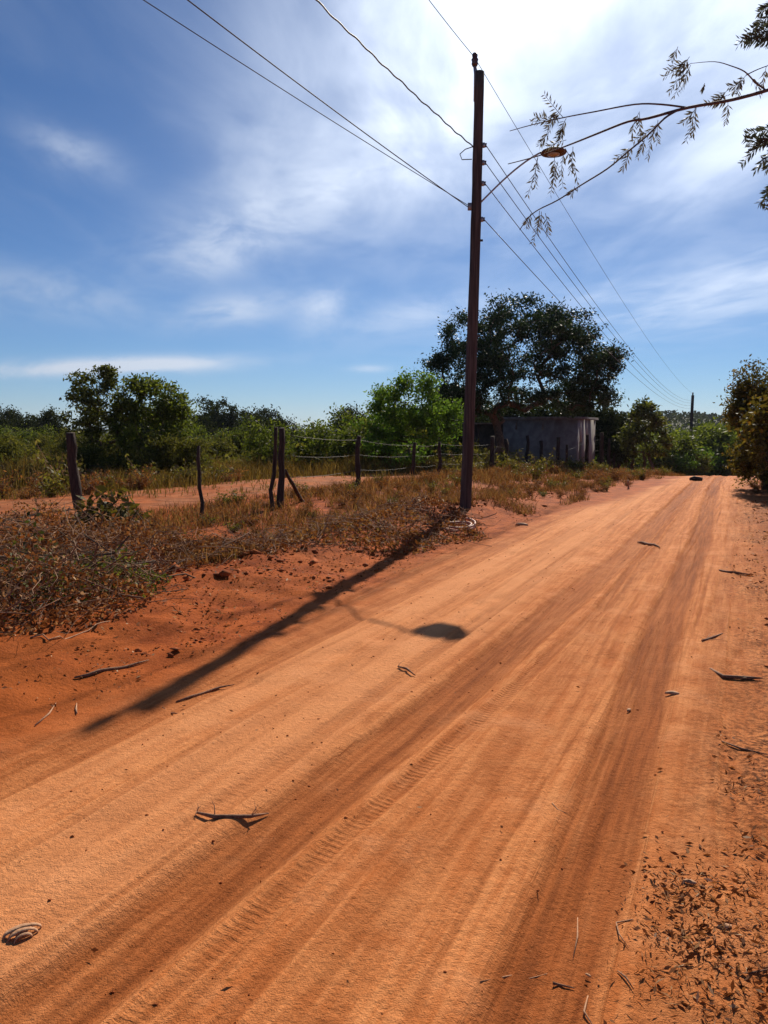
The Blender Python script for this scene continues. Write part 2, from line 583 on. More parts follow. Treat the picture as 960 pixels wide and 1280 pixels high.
def soil_mat():
    """red laterite soil: attributes say where it is compacted road sand, a damp wheel track, or weedy field"""
    m, t, o = new_mat('red_soil')
    pos = t.n('ShaderNodeNewGeometry').outputs['Position']
    uvw = t.attr('road_uv', 'Vector')
    road, track, field, litter = t.attr('road'), t.attr('track'), t.attr('field'), t.attr('litter')
    su = t.n('ShaderNodeMapping')
    t.put(su.inputs[0], uvw)
    su.inputs['Scale'].default_value = (1.0, 0.055, 1.0)
    streak = t.noise(su.outputs[0], 19.0, 6, 0.72)
    streak2 = t.noise(su.outputs[0], 4.0, 4, 0.6)
    big = t.noise(pos, 0.55, 4, 0.55)
    midn = t.noise(pos, 3.2, 5, 0.6)
    fine = t.noise(pos, 34.0, 5, 0.65)
    grit = t.noise(pos, 170.0, 3, 0.7)
    verge = t.mix(t.smooth(midn, 0.33, 0.66), (0.23, 0.046, 0.0095), (0.45, 0.108, 0.025))
    verge = t.mix(t.smooth(big, 0.42, 0.66, 0, 0.6), verge, (0.36, 0.096, 0.020))
    sand = t.mix(t.smooth(streak, 0.38, 0.62), (0.53, 0.168, 0.050), (0.72, 0.275, 0.098))
    sand = t.mix(t.smooth(streak2, 0.40, 0.66, 0, 0.55), sand, (0.47, 0.135, 0.036))
    sand = t.mix(t.math('MULTIPLY', t.smooth(t.noise(pos, 7.0, 5, 0.65), 0.5, 0.66, 0, 0.55), 1.0), sand, (0.42, 0.122, 0.033))
    sand = t.mix(t.smooth(midn, 0.45, 0.75, 0, 0.40), sand, (0.74, 0.31, 0.115))
    usx = t.n('ShaderNodeSeparateXYZ')
    t.put(usx.inputs[0], uvw)
    strip = t.math('MULTIPLY', t.smooth(usx.outputs[0], -3.05, -2.6), t.smooth(usx.outputs[0], -1.65, -1.9))
    strip = t.math('MULTIPLY', strip, t.smooth(streak2, 0.35, 0.6, 0.15, 0.6))
    sand = t.mix(strip, sand, (0.80, 0.345, 0.145))
    sand = t.mix(t.math('MULTIPLY', t.smooth(t.noise(pos, 1.4, 5, 0.7), 0.50, 0.68, 0, 0.5), 1.0), sand, (0.78, 0.335, 0.145))
    base = t.mix(road, verge, sand)
    base = t.mix(t.math('MULTIPLY', t.attr('yard'), t.smooth(t.noise(pos, 0.9, 5, 0.65), 0.38, 0.6, 0.25, 0.8)), base, t.mix(t.smooth(midn, 0.35, 0.65), (0.20, 0.075, 0.033), (0.36, 0.155, 0.076)))
    damp = t.mix(t.smooth(streak, 0.3, 0.7), (0.20, 0.054, 0.0145), (0.40, 0.115, 0.031))
    tk = t.math('MULTIPLY', track, t.smooth(t.noise(su.outputs[0], 7.0, 4, 0.6), 0.28, 0.6, 0.6, 1.0), clamp=True)
    base = t.mix(tk, base, damp)
    fieldc = t.mix(t.smooth(midn, 0.35, 0.65), (0.12, 0.055, 0.020), (0.21, 0.092, 0.033))
    base = t.mix(field, base, fieldc)
    base = t.mix(t.attr('far'), base, (0.030, 0.034, 0.016))
    base = t.mix(t.math('MULTIPLY', litter, t.smooth(fine, 0.40, 0.62)), base, (0.10, 0.032, 0.011))
    base = t.mix(t.smooth(grit, 0.60, 0.75, 0, 0.30), base, (0.72, 0.36, 0.15))
    base = t.mix(t.smooth(fine, 0.57, 0.74, 0, 0.35), base, (0.19, 0.048, 0.012))
    p = t.n('ShaderNodeBsdfPrincipled')
    t.put(p.inputs['Base Color'], base)
    p.inputs['Roughness'].default_value = 0.72
    p.inputs['Specular IOR Level'].default_value = 0.025
    # bump: grains, scored lines along the road, tread marks in the tracks
    us = t.n('ShaderNodeSeparateXYZ')
    t.put(us.inputs[0], uvw)
    tread = t.attr('tread')
    lug = t.math('SINE', t.math('ADD', t.math('MULTIPLY', us.outputs[1], 190.0), t.math('MULTIPLY', t.math('ABSOLUTE', us.outputs[2]), 22.0)))
    lug = t.math('MULTIPLY', t.smooth(lug, -0.3, 0.6), tread)
    lug = t.math('MULTIPLY', lug, t.smooth(t.noise(uvw, 2.6, 5, 0.7), 0.36, 0.56))
    hgt = addm(t, t.math('MULTIPLY', fine, 0.75), t.math('MULTIPLY', grit, 0.34), t.math('MULTIPLY', t.math('MULTIPLY', streak, road), 0.6),
               t.math('MULTIPLY', lug, 0.16), t.math('MULTIPLY', midn, 0.4))
    b = t.n('ShaderNodeBump')
    b.inputs['Strength'].default_value = 0.85
    b.inputs['Distance'].default_value = 0.022
    t.put(b.inputs['Height'], hgt)
    t.t.links.new(b.outputs[0], p.inputs['Normal'])
    t.t.links.new(p.outputs[0], o.inputs[0])
    return m


def addm(t, *xs):
    o = xs[0]
    for x in xs[1:]:
        o = t.math('ADD', o, x)
    return o


M = {}
M['soil'] = soil_mat()
M['pole_wood'] = rough_mat('weathered_pole_wood', (0.044, 0.034, 0.030), (0.105, 0.076, 0.064), 34, 0.85, 0.9, (1, 1, 0.05), (0.036, 0.024, 0.021))
M['post_wood'] = rough_mat('grey_post_wood', (0.028, 0.016, 0.012), (0.070, 0.040, 0.028), 40, 0.9, 0.8, (1, 1, 0.08))
M['bark'] = rough_mat('bark', (0.055, 0.036, 0.024), (0.13, 0.085, 0.055), 22, 0.9, 0.8, (1, 1, 0.3))
M['pale_bark'] = rough_mat('pale_bark', (0.13, 0.075, 0.05), (0.24, 0.15, 0.10), 24, 0.9, 0.6, (1, 1, 0.3))
M['twig'] = rough_mat('brown_twig', (0.075, 0.048, 0.040), (0.14, 0.09, 0.075), 60, 0.8, 0.3)
M['stick'] = rough_mat('fallen_stick', (0.14, 0.065, 0.036), (0.29, 0.145, 0.08), 60, 0.85, 0.4)
M['pale_stick'] = rough_mat('pale_straw', (0.36, 0.18, 0.09), (0.50, 0.28, 0.16), 60, 0.8, 0.3)
M['straw'] = rough_mat('dull_straw', (0.22, 0.11, 0.055), (0.36, 0.20, 0.11), 60, 0.8, 0.3)
M['wire'] = rough_mat('dark_wire', (0.05, 0.05, 0.055), (0.09, 0.09, 0.095), 40, 0.5, 0.1)
M['barb'] = rough_mat('rusty_wire', (0.05, 0.03, 0.022), (0.10, 0.06, 0.045), 80, 0.6, 0.1)
M['ceramic'] = rough_mat('dark_ceramic', (0.06, 0.03, 0.025), (0.09, 0.045, 0.035), 20, 0.35, 0.05, spec=0.5)
M['steel'] = rough_mat('galvanised_steel', (0.26, 0.26, 0.27), (0.36, 0.36, 0.37), 30, 0.5, 0.1, metallic=0.6)
M['lamp_metal'] = rough_mat('rusty_lamp_metal', (0.065, 0.048, 0.042), (0.11, 0.08, 0.07), 18, 0.7, 0.2)
M['glass_bulb'] = rough_mat('milky_bulb', (0.30, 0.28, 0.26), (0.36, 0.34, 0.32), 10, 0.2, 0.02, spec=0.5)
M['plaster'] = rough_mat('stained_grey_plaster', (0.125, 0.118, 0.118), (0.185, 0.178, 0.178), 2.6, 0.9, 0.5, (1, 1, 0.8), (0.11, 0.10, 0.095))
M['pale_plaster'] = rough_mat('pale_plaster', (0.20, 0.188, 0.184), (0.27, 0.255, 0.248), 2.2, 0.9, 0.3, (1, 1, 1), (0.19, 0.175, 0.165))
M['slab'] = rough_mat('stained_slab', (0.10, 0.09, 0.088), (0.18, 0.165, 0.16), 4, 0.9, 0.5)
M['dark_wall'] = rough_mat('porch_shade_wall', (0.035, 0.03, 0.03), (0.07, 0.06, 0.055), 3, 0.9, 0.4)  # the shade inside the open porch is put into this wall colour
M['door'] = rough_mat('brown_door', (0.10, 0.055, 0.035), (0.15, 0.085, 0.055), 8, 0.6, 0.2, (1, 1, 0.2))
M['hose'] = rough_mat('faded_pink_hose', (0.44, 0.18, 0.12), (0.58, 0.28, 0.20), 20, 0.55, 0.1)
M['rubber'] = rough_mat('old_rubber', (0.022, 0.018, 0.017), (0.05, 0.04, 0.035), 12, 0.8, 0.3)
M['clod'] = rough_mat('soil_clod', (0.22, 0.047, 0.009), (0.42, 0.11, 0.024), 9, 0.95, 0.6)

M['mango'] = leaf_mat('dark_leaf', [(0, (0.016, 0.028, 0.014)), (0.6, (0.030, 0.050, 0.022)), (1, (0.060, 0.085, 0.035))], 0.22, (1.1, 1.25, 0.6), 0.5, 0.15)
M['lime'] = leaf_mat('fresh_green_leaf', [(0, (0.045, 0.085, 0.018)), (0.5, (0.085, 0.155, 0.026)), (1, (0.16, 0.23, 0.045))], 0.52)
M['olive'] = leaf_mat('olive_leaf', [(0, (0.030, 0.036, 0.012)), (0.5, (0.078, 0.086, 0.023)), (1, (0.18, 0.18, 0.046))], 0.40)
M['scrub'] = leaf_mat('scrub_leaf', [(0, (0.050, 0.049, 0.015)), (0.5, (0.098, 0.098, 0.025)), (1, (0.18, 0.155, 0.045))], 0.38, rough=0.7, spec=0.03)
M['scrub_green'] = leaf_mat('scrub_green_leaf', [(0, (0.040, 0.054, 0.013)), (0.5, (0.085, 0.108, 0.022)), (1, (0.17, 0.19, 0.040))], 0.5)
M['dark_scrub'] = leaf_mat('far_dark_leaf', [(0, (0.016, 0.020, 0.009)), (0.5, (0.030, 0.037, 0.014)), (1, (0.058, 0.064, 0.022))], 0.22, rough=0.8, spec=0.0)
M['rust_leaf'] = leaf_mat('dusty_orange_leaf', [(0, (0.038, 0.036, 0.013)), (0.55, (0.082, 0.078, 0.020)), (0.85, (0.15, 0.14, 0.034)), (1, (0.22, 0.135, 0.036))], 0.42, (1.3, 1.1, 0.5))
M['feather'] = leaf_mat('feathery_leaf', [(0, (0.075, 0.070, 0.058)), (1, (0.14, 0.125, 0.10))], 0.4, (1.1, 1.1, 0.9))
M['feather_dark'] = leaf_mat('feathery_dark_leaf', [(0, (0.040, 0.048, 0.042)), (1, (0.085, 0.095, 0.075))], 0.3, (1.1, 1.1, 0.8))
M['dry_leaf'] = leaf_mat('dry_leaf', [(0, (0.075, 0.026, 0.010)), (0.45, (0.20, 0.074, 0.024)), (0.8, (0.35, 0.165, 0.062)), (0.93, (0.42, 0.25, 0.12)), (1, (0.60, 0.42, 0.26))], 0.25, (1.2, 0.95, 0.6), 0.7)
M['dry_grass'] = leaf_mat('dry_grass', [(0, (0.095, 0.042, 0.016)), (0.5, (0.19, 0.092, 0.034)), (0.85, (0.31, 0.19, 0.085)), (1, (0.16, 0.135, 0.045))], 0.40, (1.2, 1.0, 0.6), 0.7)
M['field_grass'] = leaf_mat('field_grass', [(0, (0.085, 0.054, 0.018)), (0.45, (0.145, 0.088, 0.028)), (0.8, (0.125, 0.105, 0.030)), (1, (0.26, 0.18, 0.065))], 0.40, (1.2, 1.1, 0.6), 0.7)
M['weed_green'] = leaf_mat('weed_leaf', [(0, (0.060, 0.050, 0.016)), (0.5, (0.105, 0.092, 0.024)), (0.85, (0.19, 0.165, 0.045)), (1, (0.30, 0.20, 0.08))], 0.42)
M['weed_dry'] = leaf_mat('weed_dry_leaf', [(0, (0.11, 0.045, 0.016)), (0.5, (0.23, 0.10, 0.034)), (0.85, (0.35, 0.18, 0.066)), (1, (0.18, 0.15, 0.045))], 0.35, (1.2, 1.0, 0.6), 0.7)

# ------------------------------------------------------------------ ground and road
def axis(parts):
    out_ = []
    for a, b, st in parts:
        out_.append(np.arange(a, b, st))
    out_.append([parts[-1][1]])
    return np.concatenate(out_)


def grid_faces(nx, ny):
    i = np.arange(ny - 1)[:, None] * nx
    j = np.arange(nx - 1)[None, :]
    return np.stack([i + j, i + j + 1, i + nx + j + 1, i + nx + j], -1).reshape(-1, 4)


def soil_attrs(o, x, y, is_road):
    wv, u = wu(x, y)
    me = o.data
    n = len(x)
    el_, er_ = edge_l(u), edge_r(u)
    en = 0.22 * fbm(x * 1.5, y * 1.5, 4)
    road = sstep(-0.35, 0.40, wv - el_ + en) * (1 - 0.55 * sstep(-0.25, 0.75, wv - er_ + en)) * (1 - 0.35 * sstep(1.0, 2.2, wv))
    _, tr = road_rel(wv, u)
    tr = tr * sstep(-0.1, 0.2, wv - el_) * sstep(-0.3, 0.1, er_ + 0.2 - wv)
    d = np.hypot(x, y)
    fld = sstep(-13.8, -17.5, wv + 2.5 * fbm(x * 0.2, y * 0.2, 3)) * sstep(13, 19, y + 0 * x) + sstep(60, 100, d)
    fld = np.clip(fld, 0, 1)
    lit = np.clip(np.exp(-((wv + 6.3) / 1.4) ** 2) * 1.1 + sstep(-0.35, 0.35, wv) * (1 - sstep(4, 8, wv)) * 0.9, 0, 1)
    lit = lit * (0.35 + 1.3 * np.clip(fbm(x * 0.9, y * 0.9, 3) + 0.35, 0, 1))
    yard = sstep(-8.6, -9.6, wv) * (1 - fld)
    road = np.clip(road + 0.30 * yard * (0.6 + fbm(x * 0.5, y * 0.5, 3)), 0, 1)
    tread = np.zeros(n)
    off = np.zeros(n)
    for i, hw in ((2, 0.055), (1, 0.12), (0, 0.13), (7, 0.045)):
        c = track_w(i, TRACKS[i][0], u)
        q = wv - c
        inn = np.abs(q) < hw * 1.3
        tread = np.maximum(tread, (1 - sstep(0.75, 1.05, np.abs(q) / hw)) * {2: 1.0, 7: 0.35}.get(i, 0.10))
        off = np.where(inn, q, off)
    for nm, v in (('road', road), ('track', tr), ('field', fld), ('litter', np.clip(lit, 0, 1)), ('tread', tread), ('far', sstep(110, 170, d)), ('yard', yard)):
        a = me.attributes.new(nm, 'FLOAT', 'POINT')
        a.data.foreach_set('value', v.astype(np.float32))
    a = me.attributes.new('road_uv', 'FLOAT_VECTOR', 'POINT')
    a.data.foreach_set('vector', np.stack([wv, u, off], -1).astype(np.float32).ravel())


gx = axis([(-2600, -400, 110), (-400, -60, 17), (-60, -16, 1.6), (-16, -8, 0.22), (-8, 5, 0.075), (5, 14, 0.2), (14, 40, 1.2), (40, 400, 18), (400, 2600, 110)])
gy = axis([(-40, -4, 3), (-4, 1, 0.5), (1, 10, 0.075), (10, 18, 0.13), (18, 34, 0.25), (34, 80, 1.2), (80, 500, 10), (500, 2600, 60)])
X, Y = np.meshgrid(gx, gy)
X, Y = X.ravel(), Y.ravel()
wv, u = wu(X, Y)
sink = sstep(0.10, 0.45, wv - edge_l(u)) * sstep(0.10, 0.45, edge_r(u) - wv)
Z = base_z(X, Y) + ground_rel(X, Y) - 0.14 * sink
ground = mesh_obj('ground', np.stack([X, Y, Z], -1), grid_faces(len(gx), len(gy)), M['soil'], smooth=True, kind='structure',
                  label='red soil ground with a bare dirt yard and weedy verges')
soil_attrs(ground, X, Y, False)

rw = np.linspace(W_L - 0.55, W_R + 0.55, 310)
ru = axis([(-6, 0.5, 0.3), (0.5, 6, 0.04), (6, 14, 0.08), (14, 30, 0.16), (30, 60, 0.6), (60, 150, 3)])
WW, UU = np.meshgrid(rw, ru)
WW, UU = WW.ravel(), UU.ravel()
X, Y = xy(WW, UU)
rr, _ = road_rel(WW, UU)
el_, er_ = edge_l(UU), edge_r(UU)
inn = sstep(-0.30, 0.25, WW - el_) * sstep(-0.30, 0.25, er_ - WW)
gr = base_z(X, Y) + ground_rel(X, Y)
rz_ = base_z(X, Y) + 0.012 + rr
k_ = sstep(-0.05, 0.35, WW - el_) * sstep(-0.05, 0.35, er_ - WW)
Z = k_ * rz_ + (1 - k_) * (gr + 0.012) - 0.10 * (1 - sstep(-0.42, -0.02, WW - el_)) - 0.10 * (1 - sstep(-0.42, -0.02, er_ - WW))
road = mesh_obj('road', np.stack([X, Y, Z], -1), grid_faces(len(rw), len(ru)), M['soil'], smooth=True, kind='structure',
                label='sandy orange dirt road scored with wheel tracks')
soil_attrs(road, X, Y, True)

# ------------------------------------------------------------------ tree builder
def skeleton_tree(fork, ells, n_clump, trunk_r, wob=0.12, seed=0, bias=0.5, stems=1, twig=0.012, spread=0.0):
    """trunk up to the fork, then limbs grown to clump centres spread through the crown's ellipsoids (cx,cy,cz,rx,ry,rz,weight)"""
    g = np.random.default_rng(seed)
    P, par = [], []
    starts = []
    for s in range(stems):
        a = 2 * math.pi * s / stems + g.uniform(0, 1)
        off = np.array([math.cos(a), math.sin(a), 0]) * spread
        prev = -1
        n = max(3, int(fork[2] / 0.35) + 1)
        for i in range(n + 1):
            f = i / n
            p = np.array([fork[0] * f, fork[1] * f, fork[2] * f - 0.12 * (i == 0)]) + off * (0.35 + f) * (stems > 1)
            if 0 < i:
                p = p + g.normal(size=3) * wob * np.array([0.5, 0.5, 0.1]) * min(1, f * 2)
            P.append(p)
            par.append(prev)
            prev = len(P) - 1
        starts.append(prev)
    wt = np.array([e[6] for e in ells], float)
    C = []
    for e, k in zip(ells, np.round(wt / wt.sum() * n_clump).astype(int)):
        d = g.normal(size=(k, 3))
        d /= np.linalg.norm(d, axis=1)[:, None]
        r = g.random((k, 1)) ** (1 / 3.0 * bias + 0.02)
        C.append(np.array(e[:3]) + d * r * np.array(e[3:6]))
    C = np.concatenate(C)
    fk = np.mean([P[s] for s in starts], axis=0)
    order = np.argsort(np.linalg.norm(C - fk, axis=1))
    tips = []
    for i in order:
        c = C[i]
        A = np.array(P)
        dd = np.linalg.norm(A - c, axis=1)
        dd = dd + 0.45 * np.maximum(0, A[:, 2] - c[2]) + np.where(A[:, 2] < fork[2] * 0.8, 0.8, 0)
        b = int(np.argmin(dd))
        L = np.linalg.norm(c - A[b])
        n = max(1, int(L / 0.45))
        prev = b
        for j in range(1, n + 1):
            f = j / n
            p = A[b] * (1 - f) + c * f + np.array([0, 0, 0.16 * L * math.sin(math.pi * f)]) * 0.6
            if j < n:
                p = p + g.normal(size=3) * 0.07 * min(L, 1.5)
            P.append(p)
            par.append(prev)
            prev = len(P) - 1
        tips.append(prev)
    P = np.array(P)
    load = np.zeros(len(P))
    for tp in tips:
        load[tp] += 1
    for i in range(len(P) - 1, -1, -1):
        if par[i] >= 0:
            load[par[i]] += load[i]
    rad = twig * np.maximum(load, 1) ** 0.5
    rad = rad * min(1.0, trunk_r / rad.max()) if rad.max() > trunk_r else rad
    for s in range(len(P)):
        if P[s, 2] < fork[2] and load[s] >= len(tips) / stems * 0.9:
            rad[s] = max(rad[s], trunk_r * (1.25 - 0.35 * P[s, 2] / max(fork[2], .1)))
    return P, par, rad, C


def wood_mesh(P, par, rad, k=6):
    mb = MB()
    child = {}
    for i, p in enumerate(par):
        if p >= 0:
            child.setdefault(p, []).append(i)
    done = set()
    for i in range(len(P)):
        if par[i] >= 0 and i not in done:
            chain = [par[i], i]
            done.add(i)
            while chain[-1] in child:
                nx = max(child[chain[-1]], key=lambda q: rad[q])
                if nx in done:
                    break
                chain.append(nx)
                done.add(nx)
            rr_ = [min(rad[c], rad[chain[1]] * 1.15) for c in chain]
            mb.tube(P[chain], rr_, k if rr_[0] > 0.03 else 4, rough=0.08 if rr_[0] > 0.03 else 0)
    return mb


def crown_leaves(C, per, r, L, aspect=0.45, droop=0.35, seed=0, flat=0.7, vary=0.5):
    g = np.random.default_rng(seed + 500)
    cs = []
    for c in C:
        k = int(per * g.uniform(1 - vary, 1 + vary))
        rr_ = r * g.uniform(0.6, 1.3)
        d = g.normal(size=(k, 3)) * rr_ * 0.55
        d[:, 2] *= flat
        cs.append(c + d)
    cs = np.concatenate(cs)
    return cs, L * g.uniform(0.6, 1.25, len(cs))


def make_tree(name, loc, fork, ells, n_clump, per, clump_r, leaf, trunk_r, leaf_m, bark_m, seed, label, cat='tree', group=None,
              rz=0.0, aspect=0.45, droop=0.35, stems=1, twig=0.012, spread=0.0, bias=0.5, vary=0.5, flat=0.7):
    t = empty(name, loc, rz, label=label, cat=cat, group=group)
    P, par, rad, C = skeleton_tree(fork, ells, n_clump, trunk_r, seed=seed, stems=stems, twig=twig, spread=spread, bias=bias)
    wood_mesh(P, par, rad).obj('trunk', M[bark_m], t, smooth=True)
    cs, L = crown_leaves(C, per, clump_r, leaf, seed=seed, vary=vary, flat=flat)
    MB().leaves(cs, L, aspect, droop).obj('crown', M[leaf_m], t)
    return t


def on_ground(x, y, dz=0.0):
    return (x, y, Hs(x, y) + dz)


def px_x(px, d):
    return (px - CX) / F_PX * d


# the big dark tree beside the house
d = 40.0
x0 = px_x(622, d)
zg = Hs(x0, d)
k = d / F_PX


def cr(px, py, dd=0.0):
    p = at(px, py, d + dd)
    return (p[0] - x0, dd, p[2] - zg)


def ell(px, py, rx, rz, wgt, dd=0.0, ry=None):
    c = cr(px, py, dd)
    return (c[0], c[1], c[2], rx * k, (ry if ry else rx) * k, rz * k, wgt)


make_tree('mango_tree', (x0, d, zg), (0.1, 0.0, 1.7),
          [ell(660, 440, 88, 52, 10), ell(590, 465, 50, 42, 5), ell(718, 455, 55, 42, 6), ell(645, 398, 52, 26, 4), ell(578, 420, 26, 28, 2),
           ell(700, 410, 44, 24, 3), ell(750, 470, 28, 30, 2), ell(570, 500, 38, 22, 3), ell(725, 495, 44, 18, 3), ell(640, 500, 70, 18, 3), ell(770, 448, 14, 14, 1), ell(548, 455, 14, 14, 1)],
          480, 125, 0.44, 0.17, 0.24, 'mango', 'bark', 11, 'large spreading dark green tree towering over the grey house', twig=0.010, bias=0.9, stems=1, vary=0.8)

# bright young tree left of the pole
d = 29.0
x0 = px_x(512, d)
zg = Hs(x0, d)
k = d / F_PX
make_tree('young_tree', (x0, d, zg), (0.05, 0, 0.75),
          [ell(508, 505, 44, 30, 8), ell(545, 530, 32, 26, 4), ell(475, 535, 32, 28, 4), ell(520, 484, 26, 16, 2), ell(495, 560, 40, 22, 3), ell(560, 510, 16, 14, 1)],
          150, 95, 0.30, 0.135, 0.06, 'lime', 'bark', 21, 'bright green young tree just left of the tall pole', twig=0.009, droop=0.5)

# two trees at the left, one open and dark, one rounder and greener
d = 26.0
x0 = px_x(126, d)
zg = Hs(x0, d)
k = d / F_PX
make_tree('open_tree', (x0, d, zg), (0.0, 0, 0.9),
          [ell(120, 500, 34, 34, 6), ell(102, 478, 24, 14, 2), ell(133, 468, 22, 14, 2), ell(150, 505, 30, 34, 4), ell(105, 535, 28, 30, 4), ell(140, 550, 36, 20, 3)],
          170, 48, 0.19, 0.135, 0.08, 'olive', 'bark', 31, 'dark open-crowned tree with a ragged top at the field edge', twig=0.011, vary=0.9, bias=1.1)
x0 = px_x(190, d)
zg = Hs(x0, d)
make_tree('bushy_tree', (x0, d, zg), (0.1, 0, 0.7),
          [ell(188, 505, 40, 28, 6), ell(212, 530, 28, 34, 5), ell(170, 535, 32, 28, 4), ell(185, 482, 22, 12, 2), ell(222, 505, 16, 22, 2), ell(195, 560, 40, 16, 3)],
          150, 66, 0.26, 0.14, 0.07, 'scrub_green', 'pale_bark', 41, 'rounder greener tree crowding the right side of the open dark tree', twig=0.010)

# the dusty orange tree at the right edge of the road
d = 21.0
x0 = px_x(958, d)
zg = Hs(x0, d)
k = d / F_PX
make_tree('roadside_tree', (x0, d, zg), (0.1, 0, 0.9),
          [ell(955, 530, 42, 52, 8), ell(945, 478, 30, 22, 3), ell(990, 500, 50, 60, 6), ell(925, 505, 14, 28, 2), ell(960, 585, 34, 22, 5), ell(935, 570, 16, 24, 3)],
          280, 75, 0.22, 0.100, 0.09, 'rust_leaf', 'bark', 51, 'dusty olive brown bushy tree on the right edge of the road', twig=0.010, vary=0.9, bias=1.1)
x1 = px_x(1010, 18.0)
make_tree('roadside_tree', on_ground(x1, 18.0), (0, 0, 0.7), [(0, 0, 1.6, 1.3, 1.3, 1.2, 1)], 90, 60, 0.28, 0.15, 0.07, 'rust_leaf', 'bark', 52,
          'shorter bush beside the dusty olive brown tree, nearer the camera', twig=0.010)

# slim trees right of the house
d = 52.0
x0 = px_x(818, d)
zg = Hs(x0, d)
k = d / F_PX
make_tree('slim_tree', (x0, d, zg), (-0.35, 0, 1.7),
          [ell(805, 525, 22, 22, 6), ell(800, 508, 12, 9, 1), ell(822, 550, 14, 22, 3), ell(790, 550, 16, 18, 3)],
          90, 55, 0.34, 0.26, 0.10, 'olive', 'bark', 61, 'slim dark tree with a leaning trunk right of the house', twig=0.014)
d = 56.0
x0 = px_x(762, d)
zg = Hs(x0, d)
k = d / F_PX
make_tree('slim_tree', (x0, d, zg), (0.1, 0, 1.2),
          [ell(762, 538, 34, 22, 6), ell(745, 522, 24, 12, 2), ell(775, 555, 24, 22, 3)],
          90, 60, 0.40, 0.28, 0.10, 'dark_scrub', 'bark', 62, 'low dark tree right behind the corner of the grey house', twig=0.014)

# ------------------------------------------------------------------ scrub on the plain: a few kinds, copied one by one
def scrub_proto(kind, name, leaf_m, seed, ht, wd, n, per, leaf, label, group, cat='bush', fork=0.5):
    g = np.random.default_rng(seed)
    ells = []
    for i in range(6):
        ells.append((g.uniform(-.5, .5) * wd, g.uniform(-.5, .5) * wd, ht * g.uniform(0.42, 0.8), wd * g.uniform(.28, .5), wd * g.uniform(.28, .5), ht * g.uniform(.18, .3), g.uniform(.6, 1.4)))
    return make_tree(name, (0, 0, 0), (0, 0, fork), ells, n, per, 0.34 * wd / 1.6, leaf, 0.05 + 0.015 * ht, leaf_m, 'bark', seed, label, cat, group, stems=2, spread=0.12, twig=0.010)


GS, GT, GV = 'scrub bushes of the plain beyond the yard', 'dark trees along the skyline', 'bright bushes in the dip beyond the road crest'
protos = {
    'a': scrub_proto('a', 'scrub_bush', 'scrub', 101, 2.6, 1.7, 55, 55, 0.17, 'olive brown scrub bush in the thicket beyond the field', GS),
    'b': scrub_proto('b', 'scrub_bush', 'scrub_green', 102, 2.9, 1.8, 60, 55, 0.18, 'mid green scrub bush in the thicket beyond the field', GS),
    'c': scrub_proto('c', 'scrub_bush', 'scrub', 103, 2.1, 2.1, 55, 50, 0.17, 'olive brown scrub bush in the thicket beyond the field', GS),
    'd': scrub_proto('d', 'skyline_tree', 'dark_scrub', 104, 5.6, 3.0, 60, 60, 0.30, 'dark tree standing above the scrub on the skyline', GT, 'tree', 1.6),
    'e': scrub_proto('e', 'skyline_tree', 'dark_scrub', 105, 6.6, 2.6, 55, 60, 0.30, 'dark tree standing above the scrub on the skyline', GT, 'tree', 2.2),
    'f': scrub_proto('f', 'dip_bush', 'lime', 106, 3.2, 2.0, 60, 55, 0.20, 'bright green bush in the dip past the road crest', GV),
    'g': scrub_proto('g', 'dip_bush', 'scrub_green', 107, 4.0, 2.4, 65, 55, 0.24, 'mid green bush in the dip past the road crest', GV),
}
used = set()


def plant(key, x, y, s=1.0, top=None):
    """stand a copy of that bush on the soil (the first one is the original)"""
    o = protos[key] if key not in used else copy_tree(protos[key])
    used.add(key)
    o.location = on_ground(x, y, -0.05)
    o.rotation_euler = (0, 0, rng.uniform(0, 6.28))
    o.scale = (s * rng.uniform(.9, 1.15), s * rng.uniform(.9, 1.15), s * rng.uniform(.85, 1.12))
    return o


g = np.random.default_rng(77)
for i in range(95):                                        # the thicket, left of the road
    px = g.uniform(-60, 600)
    dd = 31 + 62 * g.random() ** 1.3
    key = g.choice(['a', 'b', 'c', 'a', 'c'])
    if 60 < px < 260 and dd < 34:
        dd += 8
    plant(key, px_x(px, dd), dd, g.uniform(.62, .98) * (0.8 + 0.004 * dd))
for px, dd, s_ in ((85, 25.2, .5), (120, 24.6, .55), (155, 25.0, .6), (190, 24.4, .6), (222, 25.0, .6), (238, 25.6, .5), (100, 25.0, .5)):
    plant('c' if px % 2 else 'a', px_x(px, dd), dd, s_)
for px in (340, 395, 420, 455, 490, 540):                  # greener clumps right of the gate
    dd = g.uniform(31, 36)
    plant('b', px_x(px, dd), dd, g.uniform(.7, .95))
for i in range(46):                                        # the skyline
    px = g.uniform(-60, 640)
    dd = g.uniform(85, 135)
    plant(g.choice(['d', 'e']), px_x(px, dd), dd, g.uniform(.65, 1.2) * dd / 95)
for px, dd, s in ((255, 82, 1.0), (287, 85, 0.95), (325, 80, 1.0), (345, 88, .9), (430, 84, 1.0), (445, 90, 1.1), (175, 88, 1), (60, 84, .95), (30, 90, 1), (5, 86, 1)):
    plant('d', px_x(px, dd), dd, s)
for i in range(52):                                        # behind the house and beyond the crest
    px = g.uniform(640, 1010)
    dd = g.uniform(62, 120)
    if abs(px - 905) < 28 and dd < 75:
        dd += 25
    plant(g.choice(['f', 'g', 'g', 'f', 'a']), px_x(px, dd), dd, g.uniform(.8, 1.25))
for px, dd, s in ((850, 66, 1.0), (868, 72, 1.2), (895, 76, 1.3), (915, 78, 1.35), (840, 74, 1.2), (880, 90, 1.5), (905, 95, 1.5), (930, 84, 1.4)):
    plant('f' if px in (868, 850, 905) else 'g', px_x(px, dd), dd, s)
